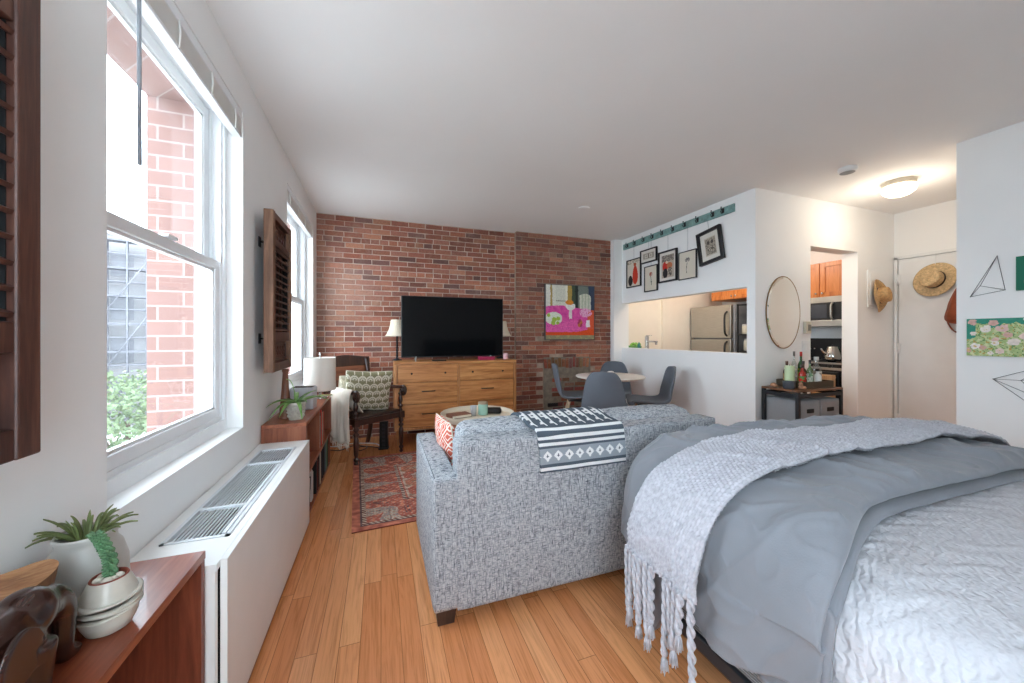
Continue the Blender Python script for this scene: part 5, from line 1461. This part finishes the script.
def bottle(label, x, y, h, r_, mat, capc, lab=None, neck=.35, name='bottle'):
    p = P0(x, y); t = thing(name, label, 'bottle', (p[0], p[1], p[2] + zb_), 0, 'bottles on the bar cart tray')
    nr = r_ * neck; sh = h * .58
    b = MB(); b.lathe([(0, 0), (r_ * .92, 0), (r_, .006), (r_, sh), (r_ * .8, sh + h * .07), (nr, sh + h * .15), (nr, h * .90), (nr, h * .90), (0, h * .90)], 20); b.build('glass', mat, t)
    b = MB(); b.lathe([(nr * 1.1, h * .86), (nr * 1.15, h * .86), (nr * 1.15, h), (0, h)], 14); b.build('cap', plain('cap_' + label[:14], capc, .4), t)
    if lab:
        b = MB(); b.grid(lambda u, v: ((r_ + .0008) * math.cos(u * 2 * PI), (r_ + .0008) * math.sin(u * 2 * PI), sh * (.15 + .7 * v)), 24, 8, cu=True, cf=lambda u, v: lin(lab[0] if (nz(u * 9, v * 5, h * 50) > -.05) else lab[1])); b.build('bottle_label', m_print, t)
m_bred = plain('red_bottle', (164, 44, 34), .15); m_bbrown = plain('brown_bottle_glass', (70, 38, 22), .1); m_bdark = plain('dark_green_bottle_glass', (44, 84, 40), .12)
m_bwhite = plain('white_bottle', (222, 220, 214), .25)
bottle('red and green floral bottle, leftmost on the bar tray', .215, .105, .20, .028, m_bred, (60, 30, 26), ((196, 44, 32), (90, 140, 70)))
bottle('tall clear bottle with a dark stopper behind the floral ones', .31, .235, .315, .022, m_bglass_clear, (120, 116, 110), ((210, 206, 196), (150, 150, 140)))
bottle('patterned bottle with black cap at the middle of the bar tray', .262, .125, .232, .026, m_bbrown, (40, 36, 38), ((214, 206, 196), (90, 60, 60)))
bottle('tall green bottle with a red cap on the bar tray', .375, .215, .312, .026, m_bdark, (190, 40, 30), ((196, 176, 60), (70, 130, 50)))
bottle('slim pale green bottle with dark cap on the bar tray', .335, .115, .24, .024, m_bglass_green, (46, 52, 60), ((206, 212, 200), (120, 160, 120)))
bottle('squat white bottle with a black cap at the front of the bar tray', .40, .09, .16, .030, m_bwhite, (24, 24, 26), None, .4)
bottle('large clear glass decanter bottle at the right of the bar tray', .475, .145, .265, .040, m_bglass_clear, (214, 214, 210), ((208, 200, 184), (150, 140, 126)), .42)
bottle('amber bottle with a cork cap at the back left of the bar tray', .225, .245, .225, .028, m_bbrown, (96, 58, 40), ((190, 150, 90), (90, 50, 30)))
t = thing('pillar_candle', 'pale green pillar candle at the left of the bar cart', 'candle', P0(.14, .165))
b = MB(); b.lathe([(0, 0), (.036, 0), (.038, .004), (.038, .195), (.036, .199), (.030, .197), (0, .195)], 28); b.build('wax', plain('pale_green_wax', (196, 214, 170), .45, var=.02), t)
b = MB(); b.tube([(0, 0, .197), (.001, 0, .212)], .0015, 6); b.build('wick', m_dark, t)
t = thing('trinket_bowl', 'small slate bowl at the near corner of the bar cart', 'bowl', P0(.058, .115))
b = MB(); b.lathe([(0, 0), (.042, 0), (.046, .005), (.048, .066), (.048, .066), (.044, .066), (.042, .01), (0, .01)], 26); b.build('bowl', plain('slate_glaze', (74, 80, 88), .4), t)
b = MB()
for (x, y, s) in ((-.055, .01, .02), (-.05, .03, .017), (-.062, -.01, .015)): b.ball((x, y + .04, s), s, 10)
tag(b.build('cork_beads', plain('cork', (176, 128, 98), .8, var=.15, vs=40), loc=P0(.10, .19)), 'tan wooden beads behind the slate bowl on the bar cart', 'beads')
b = MB()
for (x, y, s) in ((0, 0, .018), (.03, .004, .017), (.014, -.022, .016), (.018, .01, .018)): b.ball((x, y, s * (1 if y < .009 else 2.4)), s, 10)
tag(b.build('wooden_beads', bpy.data.materials['cork'], loc=P0(.105, .05)), 'tan wooden beads in front of the tray on the bar cart', 'beads')

# ceiling fittings
t = thing('ceiling_light', 'lit round glass ceiling lamp over the entry', 'ceiling light', (4.42, 1.93, H))
t.scale = (.74, .74, .95)
b = MB(); b.lathe([(0, 0), (.15, 0), (.15, 0), (.152, -.03), (.145, -.045), (.14, -.045)], 40); b.build('canopy', plain('cream_metal', (214, 204, 186), .4), t)
b = MB(); b.lathe([(.140, -.04), (.155, -.05), (.158, -.07), (.145, -.10), (.10, -.128), (.05, -.14), (0, -.143)], 40); b.build('glass_bowl', emit('lit_opal_glass', (255, 240, 214), 2.5), t)
t = thing('smoke_detector', 'small white smoke detector on the ceiling near the entry lamp', 'smoke detector', (3.66, 1.92, H))
b = MB(); b.lathe([(0, 0), (.062, 0), (.062, 0), (.063, -.02), (.052, -.038), (0, -.042)], 32); b.build('case', m_trim, t)
b = MB(); b.lathe([(.05, -.0395), (.03, -.044), (.03, -.044), (0, -.0445)], 24); b.build('vent_ring', plain('grey_vent', (150, 150, 150), .6), t)
b = MB(); b.lathe([(0, 0), (.06, 0), (.06, 0), (.06, -.006), (.055, -.009), (0, -.009)], 32)
tag(b.build('ceiling_cover_plate', m_ceil, loc=(2.09, 3.49, H)), 'flat round white cover plate on the ceiling near the brick wall', 'cover plate')

# ------------------------------------------------------------------ pictures and wire shapes on the white wall at right
XB = 3.94
_r = random.Random(31)
BLOOM = [(_r.uniform(0, 1), _r.uniform(.05, .95), _r.uniform(.018, .044), _r.choice([(232, 226, 220), (228, 218, 210), (220, 188, 182), (226, 204, 196), (236, 230, 224), (210, 168, 158)])) for _ in range(34)]
def flowers(u, v):
    n1 = nz(u * 16, v * 7, 1); n2 = nz(u * 44, v * 18, 5); n3 = nz(u * 26 + v * 6, v * 10 - u * 9, 9)
    c = mixc((160, 186, 122), (208, 214, 166), .5 + n3)
    if abs(n3) < .06: c = (112, 150, 92)
    if n2 > .34: c = (176, 152, 84)
    if (v > .84 + .16 * n1) or (u < .07 and v > .5 + n1 * .3): c = (52, 142, 120)
    for (a, b_, r_, q) in BLOOM:
        d = ((u - a) / r_) ** 2 + ((v - b_) / (r_ * 2.2)) ** 2
        if d < 1 + .7 * n2 + .3 * n3: c = q if d > .12 or n2 < 0 else (206, 176, 110)
    return lin(tuple(x * (1 + .08 * n2) for x in c))
t = thing('floral_painting', 'wide pale green floral painting on the white wall at right', 'painting', (XB, 1.35, 1.062))
b = MB(); b.box(-.022, 0, -.62, 0, 0, .258); b.build('stretcher', plain('teal_edge', (70, 130, 112), .7), t)
b = MB(); b.grid(lambda u, v: (-.0225, -.62 * u, .258 * v), 120, 60, cf=flowers, sm=False); b.build('canvas', m_print, t)
def grn(u, v):
    c = (28, 112, 88)
    if ell(u, v, .3, .25, .16, .1): c = (226, 196, 180)
    if ell(u, v, .6, .5, .2, .25): c = (60, 140, 110)
    return lin(c)
t = thing('green_painting', 'small dark green painting cut by the right edge of the photo', 'painting', (XB, 1.137, 1.498))
b = MB(); b.box(-.02, 0, -.22, 0, 0, .222); b.build('stretcher', plain('green_edge', (24, 96, 76), .7), t)
b = MB(); b.grid(lambda u, v: (-.0205, -.22 * u, .222 * v), 40, 40, cf=grn, sm=False); b.build('canvas', m_print, t)
m_wire = plain('black_wire', (50, 52, 56), .5)
def wires(label, pts, edges, loc):
    b = MB()
    for (i, j) in edges: b.tube([pts[i], pts[j]], .0015, 6)
    for p in pts: b.ball(p, .0024, 8)
    tag(b.build('wire_ornament', m_wire, loc=loc), label, 'wall ornament', 'geometric wire shapes on the wall')
wires('thin black wire pyramid on the white wall above the floral painting', [(-.012, 1.217 - 1.24, 1.743 - 1.47), (-.012, 1.337 - 1.24, 1.477 - 1.47), (-.012, 1.183 - 1.24, 1.508 - 1.47), (-.06, 1.275 - 1.24, 1.545 - 1.47)], [(0, 1), (1, 2), (2, 0), (3, 0), (3, 1), (3, 2)], (XB, 1.24, 1.47))
wires('thin black wire diamond on the white wall below the floral painting', [(-.012, 1.235 - .95, .907 - .7), (-.012, .99 - .95, 1.03 - .7), (-.012, .86 - .95, .98 - .7), (-.012, 1.0 - .95, .68 - .7), (-.08, 1.10 - .95, .915 - .7), (-.08, .95 - .95, .94 - .7), (-.06, 1.02 - .95, .80 - .7)], [(0, 1), (1, 2), (2, 3), (3, 0), (0, 4), (4, 1), (4, 5), (5, 2), (4, 6), (5, 6), (6, 3), (0, 6), (1, 5)], (XB, .95, .7))

# ------------------------------------------------------------------ bed
BX0, BX1 = 1.0, 2.88
k = NT('ribbed_upholstery'); v = k.coord('Object', (1, 1, 1)); sp = k.n('ShaderNodeSeparateXYZ'); k.l(v, sp.inputs[0])
wv = k.math('SINE', k.math('MULTIPLY', sp.outputs[2], 780.)); k.base(k.ramp(k.math('ADD', k.math('MULTIPLY', wv, .5), .5), [(.2, lin((104, 110, 114))), (.7, lin((152, 158, 162)))])); k.rough(.9); k.bump(wv, .5, .003); m_rib = k.mat
t = thing('bed', 'double bed with grey ribbed base filling the lower right', 'bed', (0, 0, 0))
b = MB(); b.rbox(BX0, BX1, -.72, 1.24, .20, .36, .012, 3); b.build('box_base', m_rib, t)
b = MB(); b.rbox(BX0 - .008, BX1 + .008, -.73, 1.25, .155, .20, .004); b.build('bed_rail', plain('charcoal_rail', (44, 48, 54), .5), t)
b = MB(); b.soft(((BX0 + BX1) / 2, .24, .455), ((BX1 - BX0) / 2 - .06, .93, .105), .05, 12); b.build('mattress', plain('mattress_ticking', (226, 226, 226), .9), t)
b = MB(); b.soft(((BX0 + BX1) / 2, -.78, .60), ((BX1 - BX0) / 2, .05, .50), .03, 10); b.build('headboard', m_rib, t)
for (x, y) in ((BX0 + .12, 1.2), (BX1 - .12, 1.2), (BX0 + .12, -.6), (BX1 - .12, -.6)):
    b = MB(); b.lathe([(0, 0), (.025, 0), (.03, .155), (0, .155)], 14, at=(x, y, 0)); b.build('leg', m_leg, t)

# white matelasse coverlet
def along(P, n=16):
    Q = catmull(P, n); L_ = [0.]
    for i in range(1, len(Q)): L_.append(L_[-1] + (Vector(Q[i]) - Vector(Q[i - 1])).length)
    return Q, L_
cov, covL = along([(.985, 0, .34), (.985, 0, .41), (.995, 0, .48), (1.03, 0, .55), (1.11, 0, .60), (1.25, 0, .626), (1.5, 0, .636), (1.9, 0, .642), (2.4, 0, .640), (2.80, 0, .625), (2.895, 0, .57), (2.91, 0, .45), (2.91, 0, .25)])
def coverlet(u, v):
    s = u * covL[-1]; p = at_len(cov, covL, s); y = -.70 + 1.44 * v
    a = s * 60 + 3.0 * math.sin(y * 40)
    q = .0022 * (math.sin(a) * (.6 + .4 * math.sin(y * 95 + s * 25)))+ .005 * nz(s * 5, y * 5) + .003 * nz(s * 14, y * 14, 2)
    side = sst(.61, .50, p.z)
    sg = 1 if p.x < 1.5 else -1
    return (p.x - sg * side * (q * 1.2 + .006 * math.sin(y * 11)), y, p.z + q * (1 - side))
b = MB(); b.grid(coverlet, 520, 330)
k = NT('matelasse_cotton'); k.base(lin((198, 199, 205))); k.rough(.9); k.b.inputs['Specular IOR Level'].default_value = .2
wvx = k.n('ShaderNodeTexWave', wave_type='BANDS', bands_direction='X'); k.l(k.coord('Object', (1, 1, 1), (0, 0, R(58))), wvx.inputs[0]); wvx.inputs['Scale'].default_value = 16; wvx.inputs['Distortion'].default_value = 6; wvx.inputs['Detail'].default_value = 2; wvx.inputs['Detail Scale'].default_value = 2.2
k.bump(wvx.outputs['Fac'], .55, .004)
o = b.build('coverlet', k.mat); tag(o, 'white quilted coverlet spread over the bed at lower right', 'coverlet')

# grey duvet, folded back across the foot half of the bed
m_duv = cloth('washed_linen', (128, 131, 138), 240, .35, .05, .95, .25)
def duv_profile(lift):
    return along([(.925, 0, .30), (.930, 0, .42), (.945, 0, .535), (1.005, 0, .645 + lift), (1.15, 0, .715 + lift), (1.40, 0, .735 + lift), (1.8, 0, .734 + lift), (2.3, 0, .726 + lift), (2.68, 0, .696 + lift), (2.88, 0, .62 + lift), (2.97, 0, .5), (2.985, 0, .30)], 10)
dq, dL = duv_profile(0.)
YE0, YE1 = .60, 1.45
def duv_edge(x): return .545 + .12 * sst(.96, 1.45, x)
def wr(x, y, z):
    r1 = noise.noise(Vector((x * 3.2, y * 4.2, z * 3))) * .022 + noise.noise(Vector((x * 9 + 4, y * 7, z * 8))) * .009
    rid = 1 - abs(noise.noise(Vector((x * 4.5 + y * 3.0, y * 2.2 - x * 1.2, z * 3 + 5)))) * 2
    rid2 = 1 - abs(noise.noise(Vector((x * 11 + y * 8, y * 7 - x * 3, z * 9 + 2)))) * 2
    return r1 + max(0, rid) ** 4 * .020 + max(0, rid2) ** 5 * .010
def duvet(u, v):
    s = u * dL[-1]; p = at_len(dq, dL, s)
    ye = duv_edge(p.x)
    y = ye + (YE1 - ye) * v
    x, z = p.x, p.z
    d = y - ye
    hang = 1 - sst(.34, .60, z)
    if x > 1.8: hang_r = hang; hang = 0
    else: hang_r = 0
    # rolled fold edge towards the head
    if d < .10:
        q = 1 - d / .10; e = 1 - math.sqrt(max(0, 1 - q * q))
        if z > .6 or True: z -= e * .045 * (1 - hang) ; x += e * .02 * hang
    # foot end falls away
    f_ = (YE1 - y)
    z += .026 * sst(1.0, 1.22, y) * (1 - hang) * sst(2.9, 2.2, x)
    if f_ < .13:
        q = 1 - f_ / .13; e = 1 - math.sqrt(max(0, 1 - min(1, q) ** 2)); z = z - e * (z - .32) * .95
    if f_ < .40 and x < 1.9:
        q = 1 - f_ / .40; x += (1 - math.sqrt(max(0, 1 - min(1, q) ** 2))) * .22 * sst(1.7, 1.0, x)
    # hanging hem: deeper lobe under the tassels
    zb_ = .02 * math.sin(y * 14) + .03 * sst(.8, .6, y) - .20 * math.exp(-((y - 1.09) / .075) ** 2)
    low = (1 - sst(.0, .26, s / dL[-1] * 2.2)) if x < 1.8 else 0
    z += zb_ * low
    wv_ = wr(p.x, y, z)
    if hang > .5: x -= wv_ * .7 + .012 * math.sin(y * 17 + z * 3)
    elif hang_r > .5: x += wv_ * .7
    else: z += wv_ * min(1, d / .04 + .15); x -= wv_ * .3 * hang
    return (x, y, z)
b = MB(); b.grid(duvet, 260, 130); o = b.build('duvet', m_duv)
tag(o, 'grey linen duvet folded back over the foot of the bed', 'duvet')
q = o.modifiers.new('thick', 'SOLIDIFY'); q.thickness = .022; q.offset = -1
q = o.modifiers.new('round', 'SUBSURF'); q.levels = 0; q.render_levels = 1
def under(u, v):
    s = u * dL[-1]; p = at_len(dq, dL, s); ye = duv_edge(p.x) - .012 + .014 * nz(p.x * 4, 3)
    y = ye + .16 * v; z = p.z - .058 if p.z > .6 else p.z - .02
    x = p.x + (.022 if p.x < 1.2 else (-.03 if p.x > 2.75 else 0)) * sst(.66, .5, p.z)
    q = 1 - v; e = 1 - math.sqrt(max(0, 1 - q ** 6)) if q > 0 else 0
    return (x, y, max(z - e * .018, .30) + .006 * nz(p.x * 9, y * 9))
b = MB(); b.grid(under, 200, 14); u_ = b.build('under_fold', m_duv, o)
q = u_.modifiers.new('thick', 'SOLIDIFY'); q.thickness = .014; q.offset = -1

# chunky knit throw across the duvet
tp, tL = along([(.880, 0, .41), (.888, 0, .50), (.93, 0, .60), (1.0, 0, .678), (1.15, 0, .742), (1.40, 0, .764), (1.8, 0, .765), (2.3, 0, .758), (2.68, 0, .728), (2.90, 0, .65), (3.005, 0, .52), (3.02, 0, .40)], 10)
def thr_y(s, v):
    t_ = s / tL[-1]
    return (.825 + .03 * t_ + .012 * nz(s * 3, 1)) + (.315 - .02 * sst(.1, .4, t_)) * v
def throw(u, v, stitch=True):
    s = u * tL[-1]; p = at_len(tp, tL, s); y = thr_y(s, v)
    x, z = p.x, p.z
    hang = 1 - sst(.50, .66, z)
    w_ = wr(p.x, y, z) * .55 + .006
    w_ += .010 * (1 - abs(2 * v - 1) ** 6)
    if stitch:
        r_ = math.floor(v * 26); fr = v * 26 - r_
        w_ += .009 * abs(math.sin(PI * fr)) ** .7 * (.35 + .65 * abs(math.sin(PI * (s / .0175 + .5 * (r_ % 2) + .35 * (fr - .5)))))
    sg = -1 if p.x < 1.8 else 1
    x += sg * w_ * hang; z += w_ * (1 - hang)
    return (x, y, z)
t = thing('knit_throw', 'pale grey chunky knit throw with tassels across the foot of the bed', 'blanket', (0, 0, 0))
k = NT('chunky_wool'); k.base(k.ramp(k.noise(k.coord(), 60, 3), [(.3, lin((166, 166, 174))), (.7, lin((196, 196, 203)))])); k.rough(.95); k.b.inputs['Sheen Weight'].default_value = .3; k.bump(k.noise(k.coord(), 300, 2), .4, .002); k.b.inputs['Specular IOR Level'].default_value = .15; m_wool = k.mat
b = MB(); b.grid(throw, 700, 150); o = b.build('knit_panel', m_wool, t)
q = o.modifiers.new('thick', 'SOLIDIFY'); q.thickness = .016; q.offset = -1
r = random.Random(8)
for i, (v_, ln) in enumerate(((.985, .24), (.87, .20), (.80, .14), (.72, .23), (.64, .235), (.56, .19), (.36, .25), (.29, .15), (.21, .19), (.13, .12), (.04, .265))):
    p = throw(0, v_, False); b = MB(); sway = r.uniform(-.012, .012)
    p = (p[0] - .002, p[1], p[2] + .015)
    nn = int(ln / .004)
    for st_ in range(2):
        b.tube([(p[0] - .004 + .0062 * math.cos(j * .34 + st_ * PI), p[1] + sway * (j / nn) ** 2 + .0062 * math.sin(j * .34 + st_ * PI), p[2] - j * .004) for j in range(nn + 1)], .0066, 8)
    e = (p[0] - .004, p[1] + sway, p[2] - ln)
    b.ball(e, (.0115, .0115, .012), 10)
    for j in range(22):
        a = j * 2.4; q_ = .003 + .006 * (j / 22)
        b.tube([(e[0], e[1], e[2] - .004), (e[0] + q_ * math.cos(a) * 1.1, e[1] + q_ * math.sin(a) * 1.1, e[2] - .025), (e[0] + q_ * 1.7 * math.cos(a), e[1] + q_ * 1.7 * math.sin(a), e[2] - .05 - r.uniform(0, .012))], [.0034, .003, .0016], 5)
    b.build('tassel', m_wool, t)

# ------------------------------------------------------------------ light
wld = bpy.data.worlds.new('sky'); SC.world = wld; wld.use_nodes = True
nt = wld.node_tree; bg = nt.nodes['Background']; bg.inputs[0].default_value = (.80, .91, 1.0, 1); bg.inputs[1].default_value = 9.0
def portal(loc, rot, sx, sy):
    l = bpy.data.lights.new('sky_portal', 'AREA'); l.shape = 'RECTANGLE'; l.size = sx; l.size_y = sy; l.cycles.is_portal = True
    o = bpy.data.objects.new('sky_portal', l); COL.objects.link(o); o.location = loc; o.rotation_euler = rot
for (a, b_, c, d_) in OPEN: portal((-.905, (a + b_) / 2, (c + d_) / 2), (0, R(-90), 0), d_ - c, b_ - a)
portal((-.10, YF - .125, 1.475), (R(90), 0, R(180)), 1.04, 1.95)
def lamp(name, loc, e, c, r_):
    l = bpy.data.lights.new(name, 'POINT'); l.energy = e; l.color = c; l.shadow_soft_size = r_
    o = bpy.data.objects.new(name, l); COL.objects.link(o); o.location = loc
lamp('entry_bulb', (4.42, 1.93, 2.32), 7.5, (1., .88, .72), .15)
lamp('kitchen_fill', (4.2, 3.55, 2.35), 19, (1., .90, .78), .15)  # added fill light for the kitchen, no fixture seen there

SC.cycles.use_denoising = True
SC.cycles.max_bounces = 10; SC.cycles.diffuse_bounces = 6; SC.cycles.glossy_bounces = 4; SC.cycles.transparent_max_bounces = 12; SC.cycles.transmission_bounces = 6
SC.cycles.sample_clamp_indirect = 8
SC.cycles.caustics_reflective = False; SC.cycles.caustics_refractive = False
SC.view_settings.view_transform = 'Standard'; SC.view_settings.look = 'None'; SC.view_settings.gamma = 1; SC.view_settings.exposure = .42; SC.view_settings.use_curve_mapping = False
